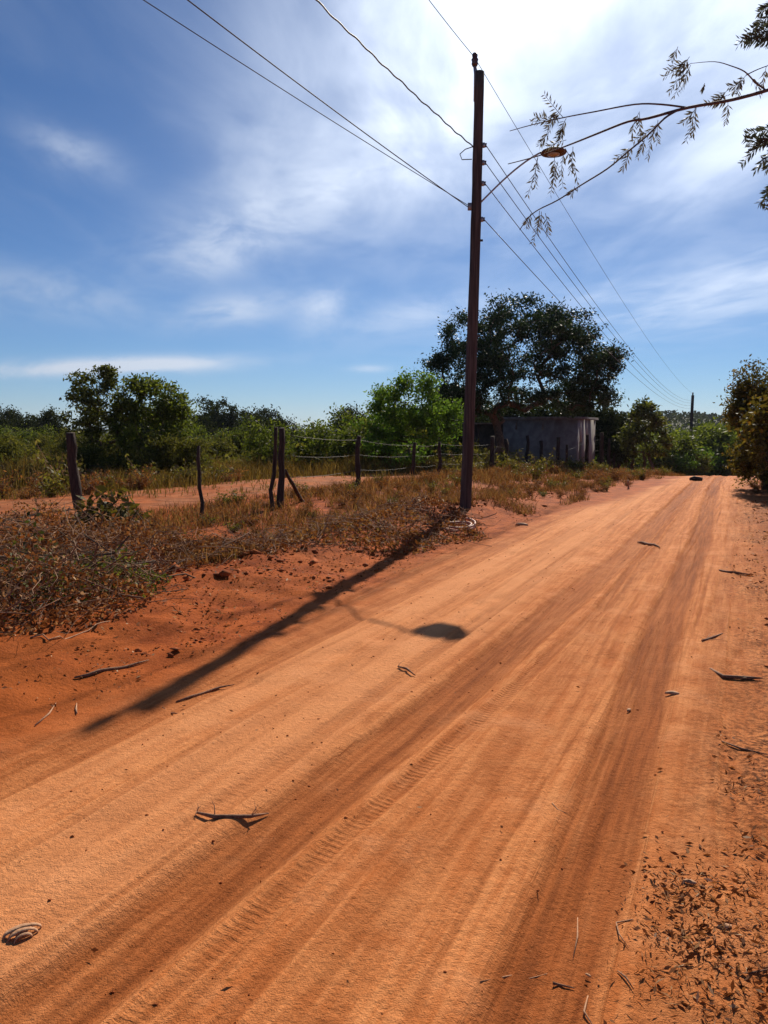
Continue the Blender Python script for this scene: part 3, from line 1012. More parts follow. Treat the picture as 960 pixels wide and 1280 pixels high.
for px, dd, s_, kk in ((845, 70, 1.35, 'g'), (862, 84, 1.6, 'g'), (884, 78, 1.45, 'f'), (902, 86, 1.75, 'g'), (918, 74, 1.5, 'g'), (832, 66, 1.2, 'g'), (890, 100, 2.0, 'g'), (872, 104, 2.0, 'g'), (935, 70, 1.6, 'g'), (850, 110, 2.1, 'g'), (912, 112, 2.1, 'g')):
    plant(kk, px_x(px, dd), dd, s_)
for i in range(16):
    px = 545 + i * 14.5
    dd = g.uniform(56, 68)
    plant('e' if i % 3 else 'd', px_x(px, dd), dd, g.uniform(1.0, 1.2) * (1.0 if px < 735 else 0.75))

# the far wood on the plain and over the hills: one mass of foliage
n = 62000
ang = np.concatenate([g.uniform(-0.62, 0.75, n)])
dist = 130 * (2300 / 130.0) ** (g.random(n) ** 0.9)
fx, fy = np.sin(ang) * dist, np.cos(ang) * dist
fz = base_z(fx, fy) + g.random(n) ** 0.7 * (3.2 + 2.2 * fbm(fx / 25, fy / 25, 2))
MB().leaves(np.stack([fx, fy, fz], -1), 0.8 + dist * 0.0030, 0.8, 0.0).obj('far_woods', M['dark_scrub'], kind='stuff',
            label='far low woods covering the plain and the hills')
# low growth under the thicket
n = 16000
dd = 29 + 60 * g.random(n) ** 1.2
px = g.uniform(-80, 640, n)
fx, fy = (px - CX) / F_PX * dd, dd
fz = H(fx, fy) + g.random(n) ** 1.4 * 1.1 * (0.6 + fbm(fx / 3, fy / 3, 2))
MB().leaves(np.stack([fx, fy, fz], -1), 0.16 + 0.004 * dd, 0.45, 0.0).obj('undergrowth', M['scrub'], kind='stuff', label='low olive undergrowth below the thicket')

# ------------------------------------------------------------------ house
hx, hy = px_x(720, 45.0), 45.0
house = empty('house', (hx, hy, Hs(hx, hy) - 0.25), math.atan2(-RS, RC), label='low flat-roofed grey plaster house under the big dark tree', cat='house')
# local axes: +x points to the road, +y runs along the road, the near corner is the origin; the near wall runs to -x
zb = house.location.z
wall_h = at(720, 524, 45.0)[2] - zb
mb = MB()
mb.box((-2.2, 0.1, wall_h / 2), (4.4, 0.2, wall_h))                       # long wall facing the camera
mb.box((-4.3, 3.1, wall_h / 2), (0.2, 5.796, wall_h))
mb.box((-2.2, 6.1, wall_h / 2), (4.396, 0.2, wall_h))
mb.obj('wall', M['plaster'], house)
# road-side wall with two door openings
mb = MB()
ys = [(0.202, 0.75), (1.65, 2.75), (3.65, 5.998)]
for a, b in ys:
    mb.box((-0.1, (a + b) / 2, wall_h / 2), (0.196, b - a, wall_h))
for a, b in ((0.75, 1.65), (2.75, 3.65)):
    mb.box((-0.1, (a + b) / 2, (wall_h + 2.1) / 2), (0.194, b - a, wall_h - 2.1))
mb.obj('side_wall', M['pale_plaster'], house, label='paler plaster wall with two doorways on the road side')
for a, b in ((0.75, 1.65), (2.75, 3.65)):
    dr = MB().box((-0.15, (a + b) / 2, 1.045), (0.05, b - a - 0.03, 2.09)).obj('door', M['door'], house)
    MB().box((-0.11, b - 0.14, 1.0), (0.06, 0.03, 0.12)).obj('handle', M['steel'], dr)
mb = MB()
mb.box((-2.15, 3.03, wall_h + 0.045), (4.66, 6.42, 0.086))
mb.box((-2.15, -0.10, wall_h + 0.12), (4.5, 0.10, 0.062))
mb.box((0.12, 3.1, wall_h + 0.12), (0.08, 6.2, 0.062))
mb.obj('roof', M['slab'], house)
for px_ in (-2.0, -3.6):
    MB().box((px_, -0.03, wall_h - 0.35), (0.08, 0.06, 0.5)).obj('drain_spout', M['slab'], house)
# open porch at the far left end: posts, back wall and a thin sagging roof
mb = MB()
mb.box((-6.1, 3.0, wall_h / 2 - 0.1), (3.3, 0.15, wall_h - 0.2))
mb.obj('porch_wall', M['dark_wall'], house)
mb = MB()
mb.box((-6.15, 1.55, wall_h - 0.22), (3.55, 3.3, 0.07))
mb.obj('porch_roof', M['slab'], house)
for px_ in (-7.6, -6.0):
    MB().tube([(px_, 0.15, -0.1), (px_, 0.15, wall_h - 0.25)], 0.07, 7).obj('porch_post', M['post_wood'], house)

# ------------------------------------------------------------------ utility poles
pb = ground_at(581, 634)
pt = at(599, 90, pb[1] + 0.05)
pole = empty('utility_pole', pb, label='tall bare wooden utility pole with a lamp on the left verge', cat='utility pole')
n = 26
f = np.linspace(0, 1, n)
axis_p = np.outer(1 - f, (0, 0, -0.3)) + np.outer(f, pt - pb)
axis_p[:, 0] += 0.03 * np.sin(f * 3.0)
rad = 0.104 - 0.022 * f
MB().tube(axis_p, rad * (1 + 0.02 * np.sin(f * 40)), 14, rough=0.03).obj('shaft', M['pole_wood'], pole, smooth=True)


def pole_at(py, side=0.0):
    """point on the pole's side at that photo height"""
    zt = at(600, py, pb[1])[2] - pb[2]
    q = zt / (pt[2] - pb[2])
    c = (pt - pb) * q
    c[0] += 0.03 * math.sin(q * 3.0)
    r = 0.104 - 0.022 * q
    return np.array([c[0] + side * r, c[1], zt])


c = pole_at(106, -0.72)
top = pole_at(90)
mb = MB()
mb.tube([c + (0, 0, -0.25), c + (0, 0, 0.2), c + (-0.02, 0, 0.34)], [0.035, 0.035, 0.03], 8)
spike = mb.obj('spike_bracket', M['steel'], pole, smooth=True)
ins_c = c + (-0.02, 0, 0.34)
MB().lathe([(0.001, 0.20), (0.035, 0.195), (0.05, 0.16), (0.042, 0.12), (0.062, 0.09), (0.05, 0.05), (0.058, 0.02), (0.04, -0.02), (0.001, -0.03)], ins_c, 14).obj('insulator', M['ceramic'], pole, smooth=True)
MB().tube([c + (0, 0, -0.02), c + (0, 0, 0.01)], 0.12, 12).obj('band', M['steel'], pole) if False else None
wire_points_r = {}
for py in (181, 203, 229, 274):
    q = pole_at(py, 0.95)
    rack = MB().box(q + (0.015, -0.02, 0), (0.045, 0.04, 0.08)).obj('rack', M['steel'], pole)
    MB().lathe([(0.001, 0.035), (0.022, 0.03), (0.014, 0.012), (0.014, -0.012), (0.022, -0.03), (0.001, -0.035)], q + (0.055, -0.02, 0), 10).obj('spool', M['ceramic'], rack, smooth=True)
    wire_points_r[py] = pb + q + (0.065, 0, 0)
q = pole_at(258, -0.95)
MB().box(q + (-0.03, -0.02, 0), (0.07, 0.05, 0.12)).obj('rack', M['steel'], pole)
# small tail of cable looping off the left side
lp = [pole_at(182, -0.9), pole_at(184, -0.9) + (-0.14, 0, -0.02), pole_at(190, -0.9) + (-0.23, 0, -0.02), pole_at(197, -0.9) + (-0.19, 0, -0.02), pole_at(198, -0.9) + (-0.02, 0, 0)]
MB().tube(lp, 0.009, 5).obj('cable_loop', M['wire'], pole, smooth=True)
for py in (300, 420, 520):
    MB().tube([pole_at(py, 0.93), pole_at(py, 0.93) + (0.05, 0, 0.0)], 0.02, 6).obj('knot', M['pole_wood'], pole)

# street lamp on its curved arm
lq = pole_at(252, 0.9)
lamp_c = at(692, 190, 13.9)
lamp = empty('street_lamp', pb + lq, label='round rusty street lamp on a curved arm fixed to the tall pole', cat='street lamp')
rel = lamp_c - (pb + lq)
s_ = np.linspace(0, 1, 12)
arm = np.outer(s_, rel * np.array([0.86, 0.86, 0])) + np.outer((0.55 * s_ + 0.45 * np.sin(s_ * math.pi / 2)), (0, 0, rel[2] + 0.02))
MB().tube(arm, 0.015, 8).obj('arm', M['steel'], lamp, smooth=True)
hood = MB().lathe([(0.001, 0.062), (0.07, 0.058), (0.14, 0.042), (0.20, 0.016), (0.225, -0.01), (0.212, -0.028), (0.16, -0.03), (0.06, -0.012), (0.001, -0.01)], rel, 24)
hood.obj('hood', M['lamp_metal'], lamp, smooth=True)
MB().lathe([(0.001, -0.01), (0.07, -0.015), (0.11, -0.03), (0.10, -0.05), (0.06, -0.062), (0.001, -0.066)], rel + (0, 0, -0.005), 16).obj('bulb', M['glass_bulb'], lamp, smooth=True)
MB().tube([arm[-1], rel + (0, 0, 0.04)], 0.03, 8).obj('socket', M['lamp_metal'], lamp, smooth=True)

# the next pole down the road
d2 = 80.0
b2 = np.array([px_x(861, d2), d2, 0])
b2[2] = Hs(b2[0], b2[1])
t2 = at(866, 494, d2)
pole2 = empty('utility_pole', b2, label='small far utility pole standing beyond the crest of the road', cat='utility pole')
MB().tube(np.outer(np.linspace(0, 1, 8), t2 - b2) + np.array([0, 0, -0.2]) * (1 - np.linspace(0, 1, 8))[:, None], np.linspace(0.19, 0.14, 8), 10).obj('shaft', M['pole_wood'], pole2, smooth=True)
MB().lathe([(0.001, 0.3), (0.06, 0.28), (0.08, 0.1), (0.05, 0.0), (0.001, -0.02)], t2 - b2, 10).obj('insulator', M['ceramic'], pole2, smooth=True)


def wire(a, b, sag, r, label, n=40, twist=0.0):
    s = np.linspace(0, 1, n)
    a, b = np.asarray(a, float), np.asarray(b, float)
    P = np.outer(1 - s, a) + np.outer(s, b)
    P[:, 2] -= sag * 4 * s * (1 - s)
    if twist:
        P[:, 2] += twist * np.sin(np.arange(n) * 1.3) + twist * 0.6 * np.sin(np.arange(n) * 0.47)
    o = MB().tube(P - a, r, 5).obj('overhead_wire', M['wire'], smooth=True, label=label, cat='wire', group='overhead wires strung from the tall pole')
    o.location = a
    return o


ins_top = pb + ins_c + (0, 0, 0.12)
r2 = t2 - b2
wire(ins_top, t2 + (0, 0, .15), 0.75, 0.0055, 'thin wire from the pole top insulator down to the far pole')
for i, (py, zz, sg, lab) in enumerate(((181, -0.5, 1.25, 'upper cable from below the pole top to the far pole'), (203, -0.75, 1.20, 'second cable down of those running to the far pole'),
                                       (229, -1.0, 1.2, 'third cable down, leaving the pole just above its lamp arm'), (274, -1.3, 1.0, 'lowest cable to the far pole, leaving just below the lamp arm'))):
    wire(wire_points_r[py], t2 + (0, 0, zz), sg, 0.0075, lab)
# wires to the pole behind the camera and to a house off to the left
back = np.array([pb[0] - 0.46 * 34, pb[1] - 34.0, 0])
pa = pb + pole_at(183, -0.9)


def through(a, px, py, d, ext):
    """the straight line from a on through a measured point"""
    p = at(px, py, d)
    return a + (p - a) * ext


wire(ins_top, through(ins_top, 545, 0, 13.4, 6), 0.25, 0.006, 'thin wire rising out of the picture from the pole top insulator', 60)
wire(pa, through(pa, 432, 0, 10.6, 5), 0.55, 0.011, 'thick twisted cable climbing out of the picture at upper left centre', 240, 0.010)
pc = pb + q + (-0.06, 0, 0)
wire(pc, through(pc, 290, 0, 9.8, 5), 0.6, 0.008, 'lower house cable running to the top left, the one nearer the pole', 60)
wire(pc + (0, 0, 0.03), through(pc, 222, -2, 9.6, 5), 0.45, 0.006, 'lower house cable running to the top left, farthest from the pole top', 60)

# ------------------------------------------------------------------ fences
def post_pts(base, topv, n=7, wob=0.02, seed=0):
    g_ = np.random.default_rng(seed)
    f_ = np.linspace(0, 1, n)
    P = np.outer(1 - f_, base + np.array([0, 0, -0.2])) + np.outer(f_, topv)
    P[1:, :2] += g_.normal(size=(n - 1, 2)) * wob
    return P


def post_mesh(base, topv, r, seed, org, wob=0.02):
    P = post_pts(base, topv, 7, wob, seed) - org
    rr_ = r * (1.1 - 0.25 * np.linspace(0, 1, 7)) * (1 + 0.08 * np.sin(np.arange(7) * 2.1 + seed))
    return MB().tube(P, rr_, 8, rough=0.10)


# single posts at the left
b = ground_at(98, 636)
o = post_mesh(b, at(88, 541, b[1] + 0.1), 0.088, 3, b, 0.012).obj('fence_post', M['post_wood'], smooth=True,
              label='thick dark leaning post standing alone above the brush heap', cat='fence post')
o.location = b
b = ground_at(253, 648)
o = post_mesh(b, at(248, 557, b[1]), 0.030, 4, b, 0.01).obj('fence_stake', M['post_wood'], smooth=True,
              label='thin pale stake standing alone between thick post and gate posts', cat='fence post')
o.location = b
# gate posts and brace
gp = ground_at(351, 634)
o = post_mesh(gp, at(352, 535, gp[1]), 0.060, 5, gp, 0.015).obj('gate_post', M['post_wood'], smooth=True,
              label='upright dark gate post at the end of the wire fence', cat='fence post')
o.location = gp
b = ground_at(338, 638)
o = post_mesh(b, at(345, 534, b[1]), 0.036, 6, b, 0.012).obj('gate_pole', M['post_wood'], smooth=True,
              label='thinner leaning pole against the left of the gate post', cat='fence post')
o.location = b
b = ground_at(384, 625)
o = post_mesh(b, at(356, 588, gp[1] + 0.12), 0.036, 7, b, 0.01).obj('brace_pole', M['post_wood'], smooth=True,
              label='short slanting brace propped against the gate post', cat='fence post')
o.location = b

fence = empty('wire_fence', gp, label='barbed wire fence on rough posts running beside the road to the house', cat='fence')
tops = []
posts = [(445, 545, 0.07), (517, 553, 0.062), (550, 552, 0.065), (614, 553, 0.07), (633, 556, 0.075), (658, 551, 0.06), (677, 557, 0.07), (697, 552, 0.075), (709, 561, 0.06),
         (733, 548, 0.09), (753, 545, 0.11), (760, 552, 0.085), (768, 546, 0.1), (773, 540, 0.13), (782, 541, 0.11), (790, 552, 0.11), (806, 560, 0.1)]
cfen = -9.0
for i, (px, py, r) in enumerate(posts):
    t_ = (px - CX) / F_PX
    dd = min(-cfen / (0.46 - t_), 62.0)
    if px == 445:
        dd = 17.6
    bx = t_ * dd
    b = np.array([bx + 0.0, dd, 0])
    b[2] = Hs(b[0], b[1])
    tp = at(px + (4 if px == 445 else (1 if i % 2 else -1)), py, dd)
    post_mesh(b, tp + np.array([0, 0, 0.22 if i > 2 else 0]), r * (0.8 if i < 3 else 1.3), 20 + i, gp, 0.022).obj('post', M['post_wood'], fence, smooth=True)
    tops.append((b, tp))
for j, fr in enumerate((0.93, 0.66, 0.38)):
    P = [gp + (at(352, 535, gp[1]) - gp) * fr - gp]
    for b, tp in tops:
        P.append(b + (tp - b) * fr - gp)
    Q = [P[0]]
    for a_, b_ in zip(P[:-1], P[1:]):
        for s in (0.25, 0.5, 0.75, 1.0):
            Q.append(a_ * (1 - s) + b_ * s - np.array([0, 0, 0.05 * 4 * s * (1 - s)]))
    MB().tube(Q, 0.0028, 4).obj('strand', M['barb'], fence, smooth=True)

# ------------------------------------------------------------------ verge plants
def weed_proto(name, leaf_m, seed, ht, n_stem, leaf, per, label, group, spread=0.5):
    g_ = np.random.default_rng(seed)
    t = empty(name, (0, 0, 0), label=label, cat='weed', group=group)
    st, lv = MB(), []
    for i in range(n_stem):
        a = g_.uniform(0, 6.28)
        sp = g_.random() ** 0.6 * spread * ht
        hh = ht * g_.uniform(.5, 1.05)
        s = np.linspace(0, 1, 6)
        P = np.stack([math.cos(a) * sp * s ** 1.4, math.sin(a) * sp * s ** 1.4, hh * (s - 0.22 * s ** 3 * g_.random()) - 0.05], -1)
        P[1:] += g_.normal(size=(5, 3)) * 0.02
        st.tube(P, np.linspace(0.006, 0.002, 6), 3, caps=False)
        k_ = int(per * g_.uniform(.5, 1.4))
        q_ = g_.uniform(.25, 1.0, k_)
        base = np.stack([np.interp(q_, s, P[:, c]) for c in range(3)], -1)
        lv.append(base + g_.normal(size=(k_, 3)) * 0.035)
    st.obj('stem', M['stick'], t)
    lv = np.concatenate(lv)
    MB().leaves(lv, leaf * g_.uniform(.5, 1.3, len(lv)), 0.42, 0.2).obj('foliage', M[leaf_m], t)
    return t


GW = 'weeds along the left verge'
wp = {
    'dry': [weed_proto('dry_weed', 'weed_dry', 201 + i, h, 22, 0.055, 22, 'brown dry weed tuft on the verge below the fence', GW, sp) for i, (h, sp) in enumerate(((0.42, .8), (0.5, .6), (0.34, 1.0)))],
    'green': [weed_proto('green_weed', 'weed_green', 211 + i, h, 18, 0.075, 22, 'yellow green leafy weed on the verge below the fence', GW, sp) for i, (h, sp) in enumerate(((0.5, .7), (0.62, .55)))],
}
wused = set()


def weed(kind, x, y, s=1.0):
    pr = wp[kind][rng.integers(len(wp[kind]))]
    o = pr if pr.name not in wused else copy_tree(pr)
    wused.add(pr.name)
    o.location = on_ground(x, y)
    o.rotation_euler = (0, 0, rng.uniform(0, 6.28))
    s_ = s * rng.uniform(.75, 1.25)
    o.scale = (s_, s_, s_ * rng.uniform(.8, 1.2))


g = np.random.default_rng(99)
for i in range(270):                                       # belt between berm and fence
    u_ = 9 + 34 * g.random() ** 1.15
    w_ = g.uniform(-8.4, -4.0 + narrow(u_)) if u_ > 17.0 else g.uniform(-8.6, -5.7)
    x, y = xy(w_, u_)
    if abs(x - pb[0]) < 0.5 and -1.6 < y - pb[1] < 0.3:
        continue
    kind = 'green' if g.random() < 0.30 + 0.25 * (u_ > 17) * (w_ < -6.6) else 'dry'
    weed(kind, x, y, (0.52 if u_ < 18 else 0.75 if u_ < 24 else 1.05) * (1.0 if w_ < -6.4 else 0.75))
for i in range(80):                                        # ragged edge of the field
    px = g.uniform(-20, 470)
    y = g.uniform(15.5, 24)
    x = px_x(px, y)
    if wu(x, y)[0] < -13.8:
        weed('dry' if g.random() < 0.65 else 'green', x, y, g.uniform(.9, 1.9))
for i in range(34):                                        # taller leafy weeds at the fence by the house
    u_ = g.uniform(23, 50)
    x, y = xy(g.uniform(-8.1, -5.6), u_)
    weed('green' if g.random() < 0.6 else 'dry', x, y, g.uniform(0.9, 1.35))
for i in range(40):                                        # behind the fence by the house
    u_ = g.uniform(24, 44)
    x, y = xy(g.uniform(-10.5, -8.6), u_)
    weed('green' if g.random() < 0.7 else 'dry', x, y, g.uniform(0.8, 1.4))
for px, dd, s in ((603, 27.2, 1.5), (622, 28.2, 1.7), (637, 29.2, 1.6), (575, 25.5, 1.2), (592, 26.5, 1.3), (660, 34, 1.1), (715, 44, 1.5), (728, 47, 1.7), (625, 31, 1.7), (640, 32.5, 1.8), (605, 29, 1.5), (700, 42, 2.0), (560, 26, 1.1), (745, 56, 2.0), (648, 33.0, 1.6), (612, 30, 1.6)):
    weed('green', px_x(px, dd), dd, s)
for i in range(22):
    x, y = xy(g.uniform(0.3, 1.5), g.uniform(11, 27))
    weed('dry', x, y, g.uniform(.35, .7))
for i in range(26):                                        # right of the road, far
    x, y = xy(g.uniform(1.6, 4.5), g.uniform(15, 34))
    weed('dry', x, y, g.uniform(.7, 1.2))

# heaps of cut dry brush at the left
def brush_heap(px, py, rx, ry, ht, n_st, n_lf, leaf_m, label, seed, leaf=0.05):
    g_ = np.random.default_rng(seed)
    c = ground_at(px, py)
    t = empty('brush_heap', c, label=label, cat='brush heap')
    st = MB()
    for i in range(n_st):
        a = g_.uniform(0, 6.28)
        r = math.sqrt(g_.random())
        q = np.array([math.cos(a) * r * rx, math.sin(a) * r * ry, 0])
        zg_ = Hs(c[0] + q[0], c[1] + q[1]) - c[2]
        hh = ht * (1 - 0.8 * r * r)
        q[2] = zg_ + g_.random() ** 0.8 * hh * 0.8
        L = g_.uniform(.35, 1.2)
        dv = g_.normal(size=3) * np.array([1, 1, 0.33])
        dv = dv / np.linalg.norm(dv) * L
        P = q + np.outer(np.linspace(-.5, .5, 6), dv) + g_.normal(size=(6, 3)) * 0.035
        P[:, 2] = np.maximum(P[:, 2], zg_ + 0.01)
        r0 = g_.choice([0.003, 0.005, 0.008], p=[.5, .38, .12])
        st.tube(P, np.linspace(r0, r0 * .5, 6), 4, caps=False)
    st.obj('branches', M['stick'] if seed % 2 else M['bark'], t, kind='stuff')
    st = MB()
    for i in range(int(n_st * 0.6)):
        a = g_.uniform(0, 6.28)
        r = math.sqrt(g_.random())
        q = np.array([math.cos(a) * r * rx, math.sin(a) * r * ry, 0])
        q[2] = Hs(c[0] + q[0], c[1] + q[1]) - c[2] + ht * (1 - 0.8 * r * r) * g_.uniform(.5, 1.05)
        dv = g_.normal(size=3) * np.array([1, 1, 0.5])
        dv = dv / np.linalg.norm(dv) * g_.uniform(.12, .6)
        st.tube(q + np.outer(np.linspace(-.5, .5, 5), dv) + g_.normal(size=(5, 3)) * 0.02, 0.0032, 3, caps=False)
    st.obj('dry_stalks', M['straw'], t, kind='stuff')
    n_lf = int(n_lf * 1.5)
    a = g_.uniform(0, 6.28, n_lf)
    r = np.sqrt(g_.random(n_lf))
    x_, y_ = np.cos(a) * r * rx, np.sin(a) * r * ry
    zz = H(c[0] + x_, c[1] + y_) - c[2]
    lump = np.clip(0.75 + 1.3 * fbm((c[0] + x_) * 2.2, (c[1] + y_) * 2.2, 2), 0.1, 1.5)
    zz = zz + g_.random(n_lf) ** 0.6 * ht * (1 - 0.85 * r * r) * lump
    MB().leaves(np.stack([x_, y_, zz], -1), leaf * g_.uniform(.5, 1.3, n_lf), 0.5, 0.1, curl=0.6).obj('dead_leaves', M[leaf_m], t, kind='stuff')
    return t


brush_heap(40, 770, 0.95, 1.0, 0.55, 90, 2600, 'dry_leaf', 'dry brush heap nearest the camera at the left edge of the picture', 301)
brush_heap(75, 745, 1.0, 0.9, 0.62, 100, 1500, 'olive', 'dark wilted brush heap with green leaves under dry twigs', 302)
brush_heap(20, 705, 1.3, 1.0, 0.6, 90, 3000, 'dry_leaf', 'tall dry brush heap behind the dark wilted one', 303)
brush_heap(135, 700, 1.1, 1.0, 0.45, 90, 2600, 'dry_leaf', 'low brown brush heap below the thick lone post', 305)
brush_heap(60, 668, 1.5, 1.0, 0.42, 80, 2400, 'weed_dry', 'low ragged brush heap at the foot of the thick lone post', 306)
brush_heap(135, 660, 0.5, 0.4, 0.5, 24, 260, 'rust_leaf', 'small heap of big dead leaves right of the thick lone post', 307, 0.16)
brush_heap(500, 655, 1.3, 0.9, 0.28, 90, 1700, 'weed_dry', 'brown brush heap left of the pole foot', 309, 0.06)
brush_heap(230, 690, 1.0, 0.8, 0.26, 60, 1500, 'weed_dry', 'low flat brush heap below the thin lone stake', 315, 0.045)
brush_heap(300, 690, 0.9, 0.8, 0.24, 60, 1300, 'dry_leaf', 'flat leafy brush heap below the gate posts', 317, 0.045)
brush_heap(430, 668, 1.2, 0.8, 0.24, 80, 1600, 'weed_dry', 'flat brown brush heap below the fence near the brace', 311, 0.06)
brush_heap(545, 640, 0.75, 0.6, 0.26, 50, 900, 'dry_leaf', 'pale dry brush heap touching the left of the pole foot', 313, 0.06)

# ------------------------------------------------------------------ grass, litter and clods (nobody could count these)
def scatter(n, wlo, whi, ulo, uhi, pw=1.0):
    u_ = ulo + (uhi - ulo) * g.random(n) ** pw
    w_ = g.uniform(wlo, whi, n)
    x, y = xy(w_, u_)
    return x, y


# the dry grass of the verge
x, y = scatter(42000, -8.8, -5.0, 6, 46, 1.4)
keep = fbm(x * 0.9, y * 0.9, 3) > -0.12
x, y = x[keep], y[keep]
mb = MB().blades(np.stack([x, y, H(x, y)], -1), g.uniform(.05, .22, len(x)) * (1 + 0.6 * (y > 19)), 0.007 + 0.0004 * y, 0.8)
x, y = scatter(34000, -5.4, -2.4, 13.5, 46, 1.3)
w_, u_ = wu(x, y)
keep = (w_ < -3.75 + narrow(u_)) & (fbm(x * 1.1, y * 1.1, 3) > -0.12 + 0.3 * sstep(-4.9, -3.9, w_ - narrow(u_)))
x, y = x[keep], y[keep]
mb.blades(np.stack([x, y, H(x, y)], -1), g.uniform(.05, .26, len(x)), 0.011, 0.9)
x, y = scatter(7000, 1.6, 6, 12, 40, 1.0)
mb.blades(np.stack([x, y, H(x, y)], -1), g.uniform(.06, .3, len(x)), 0.016, 0.8)
mb.obj('dry_grass', M['dry_grass'], kind='stuff', label='short dry grass on the verges')
# taller grass of the field beyond the bare yard
n = 75000
y = 15.0 + 26 * g.random(n) ** 0.9
x = (g.uniform(-60, 620, n) - CX) / F_PX * y
w_, u_ = wu(x, y)
fld = sstep(-13.6, -16.8, w_ + 2.5 * fbm(x * 0.2, y * 0.2, 3)) + sstep(24, 29, y)
dens = np.clip(1.6 * fbm(x * 0.6, y * 0.6, 3) + 0.55, 0.03, 1)
keep = g.random(n) < np.clip(np.clip(fld, 0, 1) * dens + 0.16 * (fbm(x * 0.8 + 50, y * 0.8, 3) > 0.08), 0, 1) * (w_ < -9.6)
x, y = x[keep], y[keep]
hgt = g.uniform(.2, 1.0, len(x)) * (0.3 + 0.7 * np.clip(fld[keep], 0, 1)) * (0.30 + 0.85 * np.clip(fbm(x * 0.6, y * 0.6, 3) + .45, 0, 1.3))
MB().blades(np.stack([x, y, H(x, y)], -1), hgt, 0.011 + 0.0005 * y, 0.55).obj('field_grass', M['field_grass'], kind='stuff', label='tall olive and straw grass of the field beyond the yard')

# fallen leaves and chips
mb = MB()


def litter(n, wlo, whi, ulo, uhi, L, pw=1.0, thr=-9.0, fs=1.2, lift=0.02):
    x, y = scatter(n, wlo, whi, ulo, uhi, pw)
    kp = fbm(x * fs + 31, y * fs, 3) > thr
    x, y = x[kp], y[kp]
    dv = g.normal(size=(len(x), 3)) * np.array([1, 1, 0.22])
    mb.leaves(np.stack([x, y, H(x, y) + g.random(len(x)) * lift + 0.004], -1), L * g.uniform(.4, 1.3, len(x)), 0.4, 0, dirs=dv, curl=0.7)


litter(5200, -8.5, -3.7, 5, 30, 0.055, 1.2, -0.05)
litter(1500, -5.2, -3.3, 3.5, 16, 0.045, 1.0, 0.0)
for px, py, rad_, n_ in ((880, 1125, .13, 330), (885, 1130, .2, 520), (930, 1230, .22, 520), (900, 1180, .16, 300), (935, 1105, .10, 260), (865, 1180, .10, 260), (850, 1235, .12, 300), (930, 1180, .09, 160), (955, 1150, .12, 200),
                         (945, 990, .12, 170), (915, 985, .09, 90), (955, 1275, .12, 240), (900, 1060, .14, 50), (840, 1100, .10, 25), (890, 1250, .12, 90), (945, 1060, .1, 90)):
    c_ = ground_at(px, py)
    q_ = g.normal(size=(n_, 2)) * rad_ * 0.62
    x, y = c_[0] + q_[:, 0], c_[1] + q_[:, 1]
    dv = g.normal(size=(n_, 3)) * np.array([1, 1, 0.3])
    mb.leaves(np.stack([x, y, H(x, y) + g.random(n_) * 0.014 + 0.002], -1), 0.034 * (0.22 + g.random(n_) ** 2.0), g.choice([0.14, 0.24, 0.36]), 0, dirs=dv, curl=0.8)
litter(900, -0.30, 1.4, 1.3, 4.5, 0.026, 1.0, 0.05, 1.9, 0.01)
litter(3600, -0.08, 2.0, 3.2, 16, 0.036, 1.3, 0.12, 1.3, 0.03)
litter(2500, 0.15, 3.0, 9, 30, 0.07, 1.0, 0.0, 1.0, 0.03)
litter(3600, -5.6, -3.35, 3.0, 10, 0.032, 1.0, -0.05, 1.6, 0.01)
litter(170, -3.2, 0.4, 1.6, 16, 0.026, 1.4)
litter(700, -9.5, -8.2, 12, 30, 0.05, 1.0, 0.0)
mb.obj('leaf_litter', M['dry_leaf'], kind='stuff', label='dry leaf litter and bark chips along both road edges')

# clods and pebbles
ico = np.array([(1, 0, 0), (-1, 0, 0), (0, 1, 0), (0, -1, 0), (0, 0, 1), (0, 0, -1)], float)
icoT = np.array([(0, 2, 4), (2, 1, 4), (1, 3, 4), (3, 0, 4), (2, 0, 5), (1, 2, 5), (3, 1, 5), (0, 3, 5)])


def clods(n, wlo, whi, ulo, uhi, s0, pw=1.0, thr=-9):
    x, y = scatter(n, wlo, whi, ulo, uhi, pw)
    kp = fbm(x * 0.9 + 7, y * 0.9, 3) > thr
    x, y = x[kp], y[kp]
    n = len(x)
    sc = s0 * (0.3 + 1.4 * g.random(n) ** 4)
    J = ico[None] * (1 + 0.35 * g.normal(size=(n, 6, 1))) + 0.12 * g.normal(size=(n, 6, 3))
    J = J * sc[:, None, None] * np.array([1, 1, 0.65])
    V = J + np.stack([x, y, H(x, y) + sc * 0.2], -1)[:, None]
    return V.reshape(-1, 3), (np.arange(n)[:, None, None] * 6 + icoT[None]).reshape(-1, 3)


mb = MB()
for a in ((3600, -6.2, -3.5, 4, 26, 0.026, 1.1, -0.02), (1500, -3.4, 0.4, 1.4, 12, 0.005, 1.2), (1200, 0.2, 2.2, 1.3, 10, 0.012, 1.2), (500, -5.6, -4.2, 6, 18, 0.05, 1.0, 0.1)):
    V, T = clods(*a)
    mb.add(V, None, T)
mb.obj('soil_rubble', M['clod'], kind='stuff', label='loose red clods and grit along the road edges')

